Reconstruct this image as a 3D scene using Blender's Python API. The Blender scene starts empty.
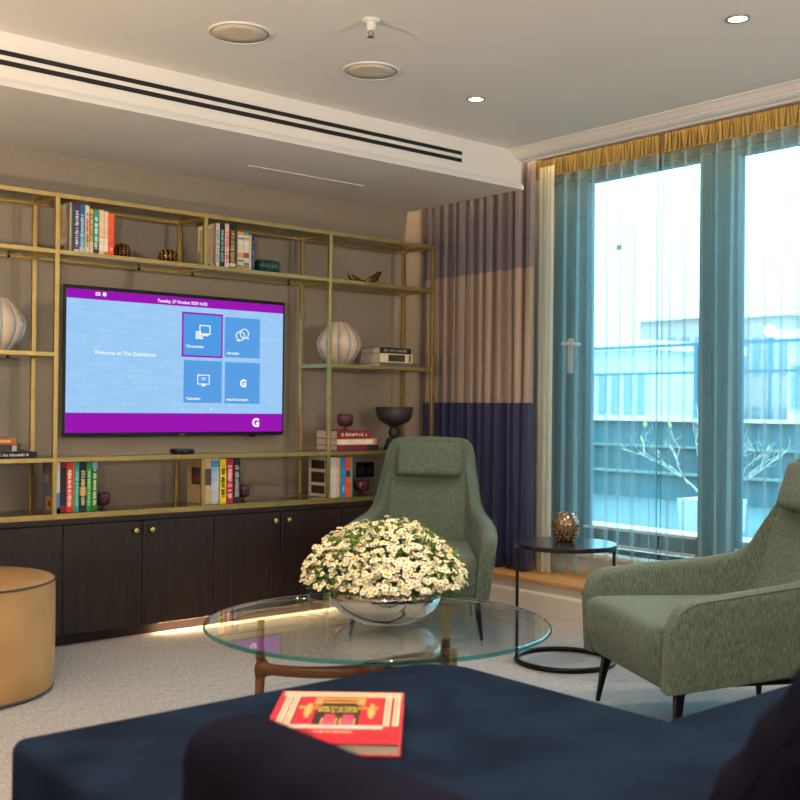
import bpy, bmesh, math, random
from mathutils import Vector, Matrix, Euler
random.seed(7)
PI = math.pi
SC = bpy.context.scene
COL = SC.collection

# ------------------------------------------------------------------ camera model
CAM = Vector((0.0, 0.0, 1.09))
FPX, YAW, PITCH, ROLL = 1086.43, 0.704366, 0.00753, 0.01007
_f = Vector((math.sin(YAW)*math.cos(PITCH), math.cos(YAW)*math.cos(PITCH), math.sin(PITCH)))
_r0 = Vector((math.cos(YAW), -math.sin(YAW), 0)); _u0 = _r0.cross(_f)
_r = _r0*math.cos(ROLL) + _u0*math.sin(ROLL)
_u = _u0*math.cos(ROLL) - _r0*math.sin(ROLL)
def ray(x, y): return _r*((x-400)/FPX) - _u*((y-400)/FPX) + _f
def atY(x, y, Y): d = ray(x, y); return CAM + d*(Y/d.y)
def atX(x, y, X): d = ray(x, y); return CAM + d*(X/d.x)
def atZ(x, y, Z): d = ray(x, y); return CAM + d*((Z-CAM.z)/d.z)

cd = bpy.data.cameras.new('camera'); cam = bpy.data.objects.new('camera', cd); COL.objects.link(cam)
cd.sensor_width = 36; cd.lens = FPX/800*36
M = Matrix((( _r.x, _u.x, -_f.x), (_r.y, _u.y, -_f.y), (_r.z, _u.z, -_f.z))).to_4x4()
M.translation = CAM; cam.matrix_world = M
cd.clip_start = .05; cd.clip_end = 300
cd.dof.use_dof = True; cd.dof.focus_distance = 4.6; cd.dof.aperture_fstop = 4.0
SC.camera = cam

# ------------------------------------------------------------------ materials
def lin(c):
    if isinstance(c, str):
        c = c.lstrip('#'); c = tuple(int(c[i:i+2], 16) for i in (0, 2, 4))
    return tuple(((v/255)/12.92 if v/255 <= .04045 else ((v/255+.055)/1.055)**2.4) for v in c) + (1,)
def newmat(name):
    m = bpy.data.materials.new(name); m.use_nodes = True
    return m, m.node_tree.nodes, m.node_tree.links, m.node_tree.nodes['Principled BSDF']
def mat(name, c, rough=.5, metal=0, c2=None, scale=(8, 8, 8), detail=4, bump=0, bscale=None, sheen=0, ramp=(.35, .65), coat=0, coords='Object', spec=.5, dist=.0):
    m, N, L, b = newmat(name)
    b.inputs['Base Color'].default_value = lin(c)
    b.inputs['Roughness'].default_value = rough; b.inputs['Metallic'].default_value = metal
    b.inputs['Specular IOR Level'].default_value = spec
    if sheen:
        b.inputs['Sheen Weight'].default_value = sheen; b.inputs['Sheen Roughness'].default_value = .4
    if coat: b.inputs['Coat Weight'].default_value = coat; b.inputs['Coat Roughness'].default_value = .1
    if c2 or bump:
        tc = N.new('ShaderNodeTexCoord'); mp = N.new('ShaderNodeMapping'); mp.inputs['Scale'].default_value = scale
        L.new(tc.outputs[coords], mp.inputs['Vector'])
        nz = N.new('ShaderNodeTexNoise'); nz.inputs['Scale'].default_value = 1; nz.inputs['Detail'].default_value = detail
        nz.inputs['Distortion'].default_value = dist
        L.new(mp.outputs[0], nz.inputs['Vector'])
        if c2:
            r = N.new('ShaderNodeValToRGB'); r.color_ramp.elements[0].position = ramp[0]; r.color_ramp.elements[1].position = ramp[1]
            r.color_ramp.elements[0].color = lin(c); r.color_ramp.elements[1].color = lin(c2)
            L.new(nz.outputs['Fac'], r.inputs[0]); L.new(r.outputs[0], b.inputs['Base Color'])
        if bump:
            src = nz
            if bscale:
                mp2 = N.new('ShaderNodeMapping'); mp2.inputs['Scale'].default_value = bscale; L.new(tc.outputs[coords], mp2.inputs['Vector'])
                src = N.new('ShaderNodeTexNoise'); src.inputs['Scale'].default_value = 1; src.inputs['Detail'].default_value = 3
                L.new(mp2.outputs[0], src.inputs['Vector'])
            bp = N.new('ShaderNodeBump'); bp.inputs['Strength'].default_value = bump; bp.inputs['Distance'].default_value = .004
            L.new(src.outputs['Fac'], bp.inputs['Height']); L.new(bp.outputs[0], b.inputs['Normal'])
    return m
def emis(name, c, s=1.0, colour=None):
    m = bpy.data.materials.new(name); m.use_nodes = True; N = m.node_tree.nodes; L = m.node_tree.links
    N.clear(); o = N.new('ShaderNodeOutputMaterial'); e = N.new('ShaderNodeEmission')
    e.inputs[0].default_value = colour if colour else lin(c); e.inputs[1].default_value = s
    L.new(e.outputs[0], o.inputs[0]); return m
def glassmat(name, tint=(1, 1, 1), rough=0.0, ior=1.5, refl=1.0):
    m = bpy.data.materials.new(name); m.use_nodes = True; N = m.node_tree.nodes; L = m.node_tree.links
    N.clear(); o = N.new('ShaderNodeOutputMaterial'); t = N.new('ShaderNodeBsdfTransparent'); g = N.new('ShaderNodeBsdfGlossy')
    t.inputs[0].default_value = tint+(1,); g.inputs['Roughness'].default_value = rough; g.inputs['Color'].default_value = (refl, refl, refl, 1)
    fr = N.new('ShaderNodeFresnel'); fr.inputs[0].default_value = ior
    mx = N.new('ShaderNodeMixShader'); L.new(fr.outputs[0], mx.inputs[0]); L.new(t.outputs[0], mx.inputs[1]); L.new(g.outputs[0], mx.inputs[2])
    L.new(mx.outputs[0], o.inputs[0]); return m
MT = {}
MT['carpet'] = mat('carpet', '#827c7a', .95, c2='#b9b2ae', scale=(230, 26, 60), detail=6, bump=.6, bscale=(330, 60, 300), sheen=.2, ramp=(.3, .7))
MT['wall'] = mat('wallpaper', '#958877', .85, c2='#9c8f7e', scale=(90, 90, 90), bump=.05, bscale=(220, 220, 220))
MT['ceiling'] = mat('ceiling_paint', '#e4dfd8', .9, c2='#e7e2db', scale=(2, 2, 2))
MT['white'] = mat('white_trim_paint', '#dcd8d2', .5, c2='#e0dcd6', scale=(4, 4, 4))
MT['riser'] = mat('riser_paint', '#dad2c6', .55, c2='#d6cec2', scale=(4, 4, 4))
MT['oak'] = mat('oak_board', '#b98a52', .4, c2='#c99a60', scale=(30, 2, 30), detail=5, bump=.05)
MT['brass'] = mat('brushed_brass', '#c9b070', .42, 1, c2='#bfa464', scale=(20, 20, 20), spec=.5)
MT['wenge'] = mat('dark_wenge_wood', '#150c0b', .45, c2='#32201a', scale=(90, 90, 2.6), detail=8, bump=.15, ramp=(.36, .70), dist=.4)
MT['wenge_top'] = mat('dark_wood_top', '#201719', .35, c2='#2a1f20', scale=(3, 60, 60), detail=5)
MT['black_metal'] = mat('black_metal', '#151517', .38, .6, c2='#1b1b1d', scale=(30, 30, 30))
MT['black_top'] = mat('black_tabletop', '#1a191b', .22, .1, c2='#202024', scale=(30, 30, 30), coat=.2)
MT['leg_metal'] = mat('dark_leg_metal', '#1c1517', .35, .7, c2='#231b1d', scale=(30, 30, 30))
MT['shelf_glass'] = glassmat('shelf_glass', (.92, .95, .93), .02)
MT['table_glass'] = glassmat('table_glass', (.93, .97, .95), 0, ior=1.43)
MT['window_glass'] = glassmat('window_glass', (.93, .96, .97), 0, refl=.6)
MT['glass_edge'] = glassmat('glass_edge', (.10, .50, .50), .05)
MT['frame'] = mat('window_frame_metal', '#30606f', .45, 0, c2='#2b5a69', scale=(10, 10, 10))
MT['chair'] = mat('green_chenille', '#3a483f', .95, c2='#6f7d6d', scale=(300, 300, 30), detail=6, bump=.5, bscale=(330, 330, 90), sheen=.12, ramp=(.33, .70))
MT['chair2'] = mat('green_chenille_headrest', '#3b4940', .95, c2='#717f6f', scale=(300, 300, 30), detail=6, bump=.5, bscale=(330, 330, 90), sheen=.12, ramp=(.33, .70))
MT['navy'] = mat('navy_velvet', '#131b2a', .9, c2='#1b2637', scale=(5, 5, 5), detail=6, bump=.1, bscale=(200, 200, 200), spec=.02)
MT['plum'] = mat('dark_plum_velvet', '#12111b', .9, c2='#1a1826', scale=(6, 6, 6), detail=6, spec=.02)
MT['tan'] = mat('tan_leather', '#a67c4a', .5, c2='#b38855', scale=(5, 5, 5), detail=6, bump=.08, bscale=(120, 120, 120))
MT['tan_seam'] = mat('dark_piping', '#3c3330', .6, c2='#453b37', scale=(40, 40, 40))
MT['walnut'] = mat('walnut_wood', '#6b3d1e', .35, c2='#7f4c28', scale=(6, 6, 30), detail=6)
MT['silver'] = mat('polished_silver', '#dcd8d4', .06, 1, c2='#d4d0cc', scale=(6, 6, 6))
MT['tvblack'] = mat('tv_bezel', '#0c1114', .3, c2='#0f1518', scale=(10, 10, 10))
MT['pages'] = mat('book_pages', '#d9cfbd', .9, c2='#c9bda8', scale=(260, 260, 260), detail=2)
MT['vase'] = mat('cream_ceramic', '#cdb9a2', .22, c2='#d3c0aa', scale=(4, 4, 4), coat=.4)
MT['vase_blue'] = mat('blue_grey_glaze', '#8d98a8', .25, c2='#98a2b0', scale=(6, 6, 6), coat=.4)
MT['amber'] = mat('amber_facet', '#b8761c', .12, .3, c2='#d79a35', scale=(40, 40, 40), coat=.5)
MT['amber2'] = mat('smoky_amber_facet', '#6b4a1c', .15, .4, c2='#b07c2e', scale=(60, 60, 60), ramp=(.45, .6))
MT['bronze'] = mat('dark_bronze', '#2b2218', .3, .8, c2='#3a2f20', scale=(40, 40, 40))
MT['mosaic'] = mat('silver_honeycomb', '#6f6860', .2, .8, c2='#8d857a', scale=(40, 40, 40))
MT['teal_glass'] = mat('dark_teal_ceramic', '#0c3a38', .12, .1, c2='#124a46', scale=(20, 20, 20), coat=.6)
MT['gold'] = mat('aged_gold', '#7d5c2a', .3, .9, c2='#a5803f', scale=(60, 60, 60), bump=.3)
MT['charcoal'] = mat('charcoal_ceramic', '#2a282b', .5, c2='#302e31', scale=(10, 10, 10))
m, N, L, b = newmat('purple_glass'); MT['purple_glass'] = m
b.inputs['Base Color'].default_value = lin('#6a3346'); b.inputs['Roughness'].default_value = .12; b.inputs['Transmission Weight'].default_value = .35; b.inputs['Coat Weight'].default_value = .4
MT['petal'] = mat('white_petal', '#f4f0dc', .7, c2='#fbf9ec', scale=(60, 60, 60))
MT['pollen'] = mat('yellow_flower_centre', '#dfb62a', .8, c2='#ebc846', scale=(200, 200, 200))
MT['leaf'] = mat('fresh_leaf', '#3d5c1f', .6, c2='#5e8330', scale=(40, 40, 40))
MT['stem'] = mat('flower_stem', '#4b6a28', .6, c2='#5d7d35', scale=(40, 40, 40))
MT['grille'] = mat('speaker_grille', '#d2c6b0', .9, c2='#cabda6', scale=(300, 300, 300), detail=1)
MT['chrome'] = mat('brushed_nickel', '#a8a49e', .3, 1, c2='#9e9a94', scale=(30, 30, 30))
MT['slot'] = mat('diffuser_slot_black', '#050506', .6, c2='#08080a', scale=(20, 20, 20))

# sheer voile: woven cloth, part open, part scattering
def sheer_mat(name, c, dens):
    m = bpy.data.materials.new(name); m.use_nodes = True; N = m.node_tree.nodes; L = m.node_tree.links
    N.clear(); o = N.new('ShaderNodeOutputMaterial'); t = N.new('ShaderNodeBsdfTransparent')
    d = N.new('ShaderNodeBsdfDiffuse'); d.inputs[0].default_value = lin(c); tr = N.new('ShaderNodeBsdfTranslucent'); tr.inputs[0].default_value = lin(c)
    m1 = N.new('ShaderNodeMixShader'); m1.inputs[0].default_value = .5; L.new(d.outputs[0], m1.inputs[1]); L.new(tr.outputs[0], m1.inputs[2])
    tc = N.new('ShaderNodeTexCoord'); mp = N.new('ShaderNodeMapping'); mp.inputs['Scale'].default_value = (90, 90, 2)
    nz = N.new('ShaderNodeTexNoise'); nz.inputs['Scale'].default_value = 1; L.new(tc.outputs['Object'], mp.inputs[0]); L.new(mp.outputs[0], nz.inputs[0])
    mr = N.new('ShaderNodeMapRange'); mr.inputs[3].default_value = dens-.06; mr.inputs[4].default_value = dens+.06; L.new(nz.outputs['Fac'], mr.inputs[0])
    m2 = N.new('ShaderNodeMixShader'); L.new(mr.outputs[0], m2.inputs[0]); L.new(t.outputs[0], m2.inputs[1]); L.new(m1.outputs[0], m2.inputs[2])
    L.new(m2.outputs[0], o.inputs[0]); return m
MT['sheer'] = sheer_mat('sheer_voile', '#b2d2d6', .25)
MT['sheer_head'] = sheer_mat('sheer_heading_tape', '#a3905f', .72)
MT['sheer_cream'] = sheer_mat('sheer_voile_bunched', '#e8e2d0', .46)
MT['sheer_hem'] = sheer_mat('sheer_hem', '#8fb0b6', .6)
MT['header'] = mat('brown_header_board', '#4a3a28', .7, c2='#524230', scale=(6, 6, 6))
# three-banded curtain cloth (bands are woven in, by height)
m, N, L, b = newmat('banded_curtain_cloth'); MT['curtain'] = m
tc = N.new('ShaderNodeTexCoord'); sp = N.new('ShaderNodeSeparateXYZ'); L.new(tc.outputs['Object'], sp.inputs[0])
mr = N.new('ShaderNodeMapRange'); mr.inputs[1].default_value = 0; mr.inputs[2].default_value = 2.6; L.new(sp.outputs[2], mr.inputs[0])
cr = N.new('ShaderNodeValToRGB'); cr.color_ramp.interpolation = 'CONSTANT'
cr.color_ramp.elements[0].position = 0; cr.color_ramp.elements[0].color = lin('#181d52')
cr.color_ramp.elements[1].position = 1.125/2.6; cr.color_ramp.elements[1].color = lin('#9e8a7b')
e = cr.color_ramp.elements.new(1.88/2.6); e.color = lin('#6e646d')
L.new(mr.outputs[0], cr.inputs[0]); L.new(cr.outputs[0], b.inputs['Base Color'])
b.inputs['Roughness'].default_value = .7; b.inputs['Sheen Weight'].default_value = .3

# ------------------------------------------------------------------ mesh helpers
class MB:
    def __init__(s): s.bm = bmesh.new(); s.mi = 0
    def face(s, vs):
        try:
            f = s.bm.faces.new(vs); f.material_index = s.mi; return f
        except ValueError: return None
    def box(s, x0, x1, y0, y1, z0, z1, rot=None, piv=None):
        c = [(x0, y0, z0), (x1, y0, z0), (x1, y1, z0), (x0, y1, z0), (x0, y0, z1), (x1, y0, z1), (x1, y1, z1), (x0, y1, z1)]
        c = [Vector(p) for p in c]
        if rot is not None:
            pv = Vector(piv) if piv is not None else sum(c, Vector())/8
            c = [pv + rot @ (p-pv) for p in c]
        v = [s.bm.verts.new(p) for p in c]
        for q in ((3, 2, 1, 0), (4, 5, 6, 7), (0, 1, 5, 4), (1, 2, 6, 5), (2, 3, 7, 6), (3, 0, 4, 7)): s.face([v[i] for i in q])
        return s
    def loft(s, rings, cap0=True, cap1=True, closed=True):
        R = [[s.bm.verts.new(p) for p in r] for r in rings]; n = len(R[0])
        for a, b_ in zip(R[:-1], R[1:]):
            for i in range(n if closed else n-1):
                j = (i+1) % n; s.face([a[i], a[j], b_[j], b_[i]])
        if cap0: s.face(R[0][::-1])
        if cap1: s.face(R[-1])
        return s
    def lathe(s, prof, n=40, c=(0, 0, 0), cap0=True, cap1=True, rmod=None):
        rings = []
        for r, z in prof:
            rings.append([(c[0]+(r*(rmod(2*PI*i/n, z) if rmod else 1))*math.cos(2*PI*i/n), c[1]+(r*(rmod(2*PI*i/n, z) if rmod else 1))*math.sin(2*PI*i/n), c[2]+z) for i in range(n)])
        s.loft(rings, cap0, cap1); return s
    def tube(s, path, r, n=10, rad=None):
        path = [Vector(p) for p in path]; rings = []
        up = Vector((0, 0, 1))
        for i, p in enumerate(path):
            t = (path[min(i+1, len(path)-1)]-path[max(i-1, 0)]).normalized()
            a = t.cross(up)
            if a.length < .01: a = t.cross(Vector((1, 0, 0)))
            a.normalize(); b_ = t.cross(a).normalized(); rr = rad[i] if rad else r
            rings.append([p + (a*math.cos(2*PI*k/n) + b_*math.sin(2*PI*k/n))*rr for k in range(n)])
        s.loft(rings); return s
    def bar(s, a, b_, wa, ta, wb=None, tb=None, side=None):
        a, b_ = Vector(a), Vector(b_); wb = wb or wa; tb = tb or ta
        t = (b_-a).normalized(); sd = Vector(side) if side is not None else t.cross(Vector((0, 0, 1)))
        if sd.length < .01: sd = Vector((1, 0, 0))
        sd = (sd - t*sd.dot(t)).normalized(); up = t.cross(sd)
        R = [[p + sd*sx*w/2 + up*sy*h/2 for sx, sy in ((-1, -1), (1, -1), (1, 1), (-1, 1))] for p, w, h in ((a, wa, ta), (b_, wb, tb))]
        s.loft(R); return s
    def ring(s, c, R, r, n=64, k=10):
        rings = []
        V = [[s.bm.verts.new((c[0]+(R+r*math.cos(2*PI*j/k))*math.cos(2*PI*i/n), c[1]+(R+r*math.cos(2*PI*j/k))*math.sin(2*PI*i/n), c[2]+r*math.sin(2*PI*j/k))) for j in range(k)] for i in range(n)]
        for i in range(n):
            for j in range(k): s.face([V[i][j], V[(i+1) % n][j], V[(i+1) % n][(j+1) % k], V[i][(j+1) % k]])
        return s
    def rbox(s, c, size, r, n=6, crown=0, rot=None, fn=None):
        # rounded box: cube grid pushed onto a rounded hull
        hx, hy, hz = (v/2 for v in size); g = {}
        c = Vector(c)
        ax = lambda h: [-h, -h+r*.3, -h+r] + [(-h+r) + (2*h-2*r)*i/n for i in range(1, n)] + [h-r, h-r*.3, h]
        X, Y, Z = ax(hx), ax(hy), ax(hz)
        def vert(p):
            k = tuple(round(v, 6) for v in p)
            if k in g: return g[k]
            q = Vector((max(-hx+r, min(hx-r, p[0])), max(-hy+r, min(hy-r, p[1])), max(-hz+r, min(hz-r, p[2]))))
            d = Vector(p)-q
            if d.length > 1e-9: d = d.normalized()*r
            q = q+d
            if crown: q.z += crown*(1-(p[0]/hx)**2)*(1-(p[1]/hy)**2)*(1 if p[2] > 0 else -.0)
            if fn: q = fn(q)
            if rot is not None: q = rot @ q
            g[k] = s.bm.verts.new(c+q); return g[k]
        def sheet(A, B, mk, flip):
            for i in range(len(A)-1):
                for j in range(len(B)-1):
                    q = [vert(mk(A[i], B[j])), vert(mk(A[i+1], B[j])), vert(mk(A[i+1], B[j+1])), vert(mk(A[i], B[j+1]))]
                    s.face(q[::-1] if flip else q)
        sheet(X, Y, lambda a, b_: (a, b_, hz), False); sheet(X, Y, lambda a, b_: (a, b_, -hz), True)
        sheet(X, Z, lambda a, b_: (a, -hy, b_), False); sheet(X, Z, lambda a, b_: (a, hy, b_), True)
        sheet(Y, Z, lambda a, b_: (hx, a, b_), False); sheet(Y, Z, lambda a, b_: (-hx, a, b_), True)
        return s
    def prism(s, pts, z0, z1, axis='z'):
        mk = {'z': lambda p, t: (p[0], p[1], t), 'y': lambda p, t: (p[0], t, p[1]), 'x': lambda p, t: (t, p[0], p[1])}[axis]
        s.loft([[mk(p, z0) for p in pts], [mk(p, z1) for p in pts]]); return s
    def xform(s, mtx): bmesh.ops.transform(s.bm, matrix=mtx, verts=s.bm.verts); return s
    def build(s, name, m, parent=None, smooth=False, bevel=0, seg=2, subsurf=0, loc=None, rot=None, solid=0):
        bmesh.ops.recalc_face_normals(s.bm, faces=s.bm.faces)
        me = bpy.data.meshes.new(name); s.bm.to_mesh(me); s.bm.free()
        for mm in (m if isinstance(m, (list, tuple)) else [m]): me.materials.append(mm)
        if smooth:
            for p in me.polygons: p.use_smooth = True
        o = bpy.data.objects.new(name, me); COL.objects.link(o)
        if parent is not None: o.parent = parent
        if loc is not None: o.location = loc
        if rot is not None: o.rotation_euler = rot
        if solid: md = o.modifiers.new('solid', 'SOLIDIFY'); md.thickness = solid; md.offset = 0
        if bevel: md = o.modifiers.new('bevel', 'BEVEL'); md.width = bevel; md.segments = seg; md.limit_method = 'ANGLE'; md.harden_normals = False
        if subsurf: md = o.modifiers.new('sub', 'SUBSURF'); md.levels = subsurf; md.render_levels = subsurf
        return o
def thing(name, label, cat, loc=(0, 0, 0), rotz=0, group=None):
    o = bpy.data.objects.new(name, None); COL.objects.link(o); o.location = loc; o.rotation_euler = (0, 0, rotz); o.empty_display_size = .05
    return tag(o, label, cat, group)
def tag(o, label, cat, group=None):
    o['label'] = label; o['category'] = cat
    if group: o['group'] = group
    return o
def struct(o, label=None):
    o['kind'] = 'structure'
    if label: o['label'] = label
    return o
def copy_tree(o, parent=None):
    c = o.copy(); COL.objects.link(c); c.parent = parent
    for ch in list(o.children): copy_tree(ch, c)
    return c
def autosmooth(o, ang=40):
    for p in o.data.polygons: p.use_smooth = True
    o.data.set_sharp_from_angle(angle=math.radians(ang)); return o
def text(body, name, size, loc, m, parent, align='LEFT', rot=(PI/2, 0, 0), bold=0, ext=.0004):
    cu = bpy.data.curves.new(name, 'FONT'); cu.body = body; cu.size = size; cu.align_x = align; cu.extrude = ext; cu.offset = bold; cu.resolution_u = 3
    t = bpy.data.objects.new(name+'_c', cu); COL.objects.link(t)
    dg = bpy.context.evaluated_depsgraph_get(); me = bpy.data.meshes.new_from_object(t.evaluated_get(dg)); bpy.data.objects.remove(t)
    me.materials.clear(); me.materials.append(m)
    o = bpy.data.objects.new(name, me); COL.objects.link(o); o.parent = parent; o.location = loc; o.rotation_euler = rot; return o

# ================================================================== SETTING
YW, XW, ZC, ZS = 5.12, 4.86, 2.518, 2.309       # back wall, window wall, ceiling, soffit underside
XL, YF = -2.3, -2.6
struct(MB().box(XL, 4.40, YF, YW, -.12, 0).build('floor', MT['carpet']))
struct(MB().box(XL-.15, XW+.2, YW, YW+.15, -.12, 2.75).build('wall_back', MT['wall']))
struct(MB().box(XL-.15, XL, YF, YW, -.12, 2.75).build('wall_left', MT['wall']))
struct(MB().box(XL-.15, XW+.2, YF-.15, YF, -.12, 2.75).build('wall_front', MT['wall']))
WY0, WY1 = 1.45, 4.256                           # window opening
wb = MB()
wb.box(XW, XW+.2, WY1, YW, -.12, 2.75); wb.box(XW, XW+.2, YF, WY0, -.12, 2.75)
wb.box(XW, XW+.2, WY0, WY1, 2.47, 2.75)
struct(MB().box(4.785, XW, WY0-.2, WY1+.1, 2.412, 2.64).build('trim_7', MT['header'])); wb.box(XW, XW+.2, WY0, WY1, -.12, .286)
struct(wb.build('wall_right', MT['wall']))
c = MB().box(XL, 4.42, YF, YW, ZC, 2.75); c.box(4.42, XW, YF, YW, 2.64, 2.75)
struct(c.build('ceiling', MT['ceiling']))
struct(MB().box(XL, 4.40, 4.16, YW, ZS, ZC).build('ceiling_soffit', MT['ceiling']))
t = MB().box(XL, 4.41, 4.146, 4.16, ZS-.002, ZS+.022); t.box(XL, 4.405, 4.152, 4.16, ZS+.022, ZS+.032)
struct(t.build('trim_1', MT['white'], bevel=.003))
prof = [(4.30, ZC), (4.30, 2.512), (4.312, 2.508), (4.325, 2.497), (4.335, 2.487), (4.345, 2.487), (4.348, 2.481), (4.365, 2.471), (4.385, 2.466), (4.40, 2.466), (4.40, 2.460), (4.425, 2.460), (4.425, ZC)]
struct(MB().prism(prof, YF, 4.16, 'y').build('trim_2', MT['white']))
a, b_ = atZ(249, 165.3, ZS), atZ(362, 186, ZS)
struct(MB().box(a.x, b_.x, a.y-.006, a.y+.006, ZS-.004, ZS).build('trim_3', MT['white']))
# raised window step
XS = 4.357
struct(MB().box(XS, XW, YF, YW, -.12, .156).build('window_step', MT['riser']))
struct(MB().box(XS-.016, XW, YF, YW, .156, .180).build('step_board', MT['oak'], bevel=.006, seg=3))
bb = MB().prism([(XS, 0), (XS-.014, 0), (XS-.014, .098), (XS-.008, .106), (XS, .110)], YF, YW, 'y')
struct(bb.build('baseboard_right', MT['riser']))
struct(MB().box(XL, 4.3, YW-.014, YW, 0, .11).build('baseboard_back', MT['riser'], bevel=.004))

flat_grey = mat('grey_sticker', '#b4c0c8', .6, c2='#bcc8d0', scale=(9, 9, 9))
# glazed door and fixed window in the window wall
d1 = bpy.data.objects.new('door_1', None); COL.objects.link(d1); struct(d1)
fx0, fx1 = 4.80, 4.87
f = MB()
f.box(fx0, fx1, 4.02, 4.256, .286, 2.411); f.box(fx0, fx1, 3.20, 3.275, .286, 2.411)
f.box(fx0, fx1, 3.275, 4.02, 2.385, 2.411); f.box(fx0, fx1, 3.275, 4.02, .35, .435)
f.build('door_frame', MT['frame'], d1, bevel=.004)
f = MB().box(fx0-.012, fx1-.02, 4.075, 4.10, .352, 2.40)
f.build('door_seal', MT['black_metal'], d1)
MB().box(4.838, 4.846, 3.275, 4.02, .435, 2.385).build('glass_pane', MT['window_glass'], d1)
f = MB().box(fx0-.01, fx0, 3.28, 4.02, .427, .440); f.box(fx0-.01, fx0+.05, 3.28, 4.25, .335, .350)
f.build('glazing_bead', MT['white'], d1)
p = atX(619, 247.5, 4.838)
MB().box(4.836, 4.838, p.y-.017, p.y+.017, p.z-.015, p.z+.015).build('glass_sticker', flat_grey, d1)
f = MB().box(fx0-.012, fx0-.002, 4.108, 4.148, 1.30, 1.50)
f.tube([(fx0-.012, 4.128, 1.468), (fx0-.05, 4.128, 1.468)], .009); f.tube([(fx0-.05, 4.155, 1.470), (fx0-.05, 4.128, 1.468), (fx0-.05, 4.025, 1.462)], .010)
f.tube([(fx0-.012, 4.128, 1.335), (fx0-.025, 4.128, 1.335)], .012)
f.build('handle', MT['white'], d1, bevel=.002)
w1 = bpy.data.objects.new('window_1', None); COL.objects.link(w1); struct(w1)
f = MB(); f.box(fx0, fx1, 3.05, 3.195, .286, 2.411); f.box(fx0, fx1, WY0, WY0+.12, .286, 2.411)
f.box(fx0, fx1, WY0+.12, 3.05, 2.378, 2.411); f.box(fx0, fx1, WY0+.12, 3.05, .286, .40)
f.build('window_frame', MT['frame'], w1, bevel=.004)
MB().box(4.838, 4.846, WY0+.12, 3.05, .40, 2.378).build('glass_pane', MT['window_glass'], w1)
MB().box(fx0-.008, fx0, WY0+.12, 3.05, .393, .405).build('glazing_bead', MT['white'], w1)
struct(MB().box(4.875, 5.05, WY0, WY1, .405, .434).build('trim_6', MT['white'], bevel=.004))
struct(MB().box(4.76, XW+.2, WY0, WY1, .262, .286).build('trim_4', MT['white'], bevel=.004))
struct(MB().box(4.79, XW+.2, WY0, WY1, .18, .262).build('trim_5', MT['riser']))

# ================================================================== CEILING FITTINGS
def speaker(px, py, label):
    p = atZ(px, py, ZC); t = thing('ceiling_speaker', label, 'ceiling speaker', (p.x, p.y, ZC), 0, 'round ceiling speakers')
    MB().lathe([(.122, 0), (.122, -.004), (.118, -.007), (.112, -.007), (.112, -.003)], 56, cap0=False, cap1=False).build('rim', MT['white'], t, smooth=True)
    MB().lathe([(.1125, -.0045), (.06, -.0060), (.001, -.0065)], 56, cap0=True, cap1=True).build('grille', MT['grille'], t, smooth=True)
speaker(240, 32.5, 'round flush ceiling speaker on the left, straight above the television')
speaker(371, 70.5, 'round flush ceiling speaker nearer the window, below the sprinkler')
p = atZ(371, 20, ZC); t = thing('fire_sprinkler', 'small white fire sprinkler head hanging from the ceiling between the speakers', 'sprinkler', (p.x, p.y, ZC))
MB().lathe([(.034, .003), (.034, -.004), (.024, -.010), (.014, -.012), (.001, -.012)], 32).build('escutcheon', MT['white'], t, smooth=True)
MB().lathe([(.017, -.010), (.017, -.030), (.013, -.034), (.013, -.040), (.001, -.040)], 24).build('body', MT['white'], t)
s = MB(); s.tube([(.010, 0, -.038), (.013, 0, -.05), (.0, 0, -.062)], .0022, 6); s.tube([(-.010, 0, -.038), (-.013, 0, -.05), (0, 0, -.062)], .0022, 6); s.lathe([(.012, -.061), (.012, -.064)], 16)
s.build('deflector', MT['chrome'], t)
LAMP = emis('downlight_lamp', '#ffffff', 1, (9, 7.2, 4.6, 1))
def downlight(x, y, label, watts=24, group=True):
    t = thing('downlight', label, 'downlight', (x, y, ZC), 0, 'recessed ceiling downlights')
    MB().lathe([(.034, -.001), (.034, -.004), (.044, -.004), (.044, 0)], 40, cap0=False, cap1=False).build('trim_ring', MT['chrome'], t, smooth=True)
    MB().lathe([(.034, -.0015), (.001, -.0015)], 32, cap0=False, cap1=True).build('lamp', LAMP, t)
    ld = bpy.data.lights.new('downlight_beam', 'SPOT'); ld.energy = watts*2.5; ld.color = (1, .85, .67); ld.spot_size = math.radians(120); ld.spot_blend = .9; ld.shadow_soft_size = .04
    lo = bpy.data.objects.new('downlight_beam', ld); COL.objects.link(lo); lo.parent = t; lo.location = (0, 0, -.02)
p = atZ(476, 99, ZC); downlight(p.x, p.y, 'recessed downlight nearest the corner of the soffit and curtains')
p = atZ(738, 18.5, ZC); downlight(p.x, p.y, 'recessed downlight at the top right, nearest the viewer')

t = thing('linear_air_diffuser', 'long white air diffuser with two black slots in the soffit face', 'air vent', (0, 4.16, 2.419))
MB().box(XL+.1, 3.948, -.003, 0, -.0165, .0165).build('divider_bar', MT['ceiling'], t)
MB().box(XL+.1, 3.944, -.004, 0, .0085, .028).build('slot', MT['slot'], t)
MB().box(XL+.1, 3.944, -.004, 0, -.029, -.0095).build('slot', MT['slot'], t)

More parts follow.
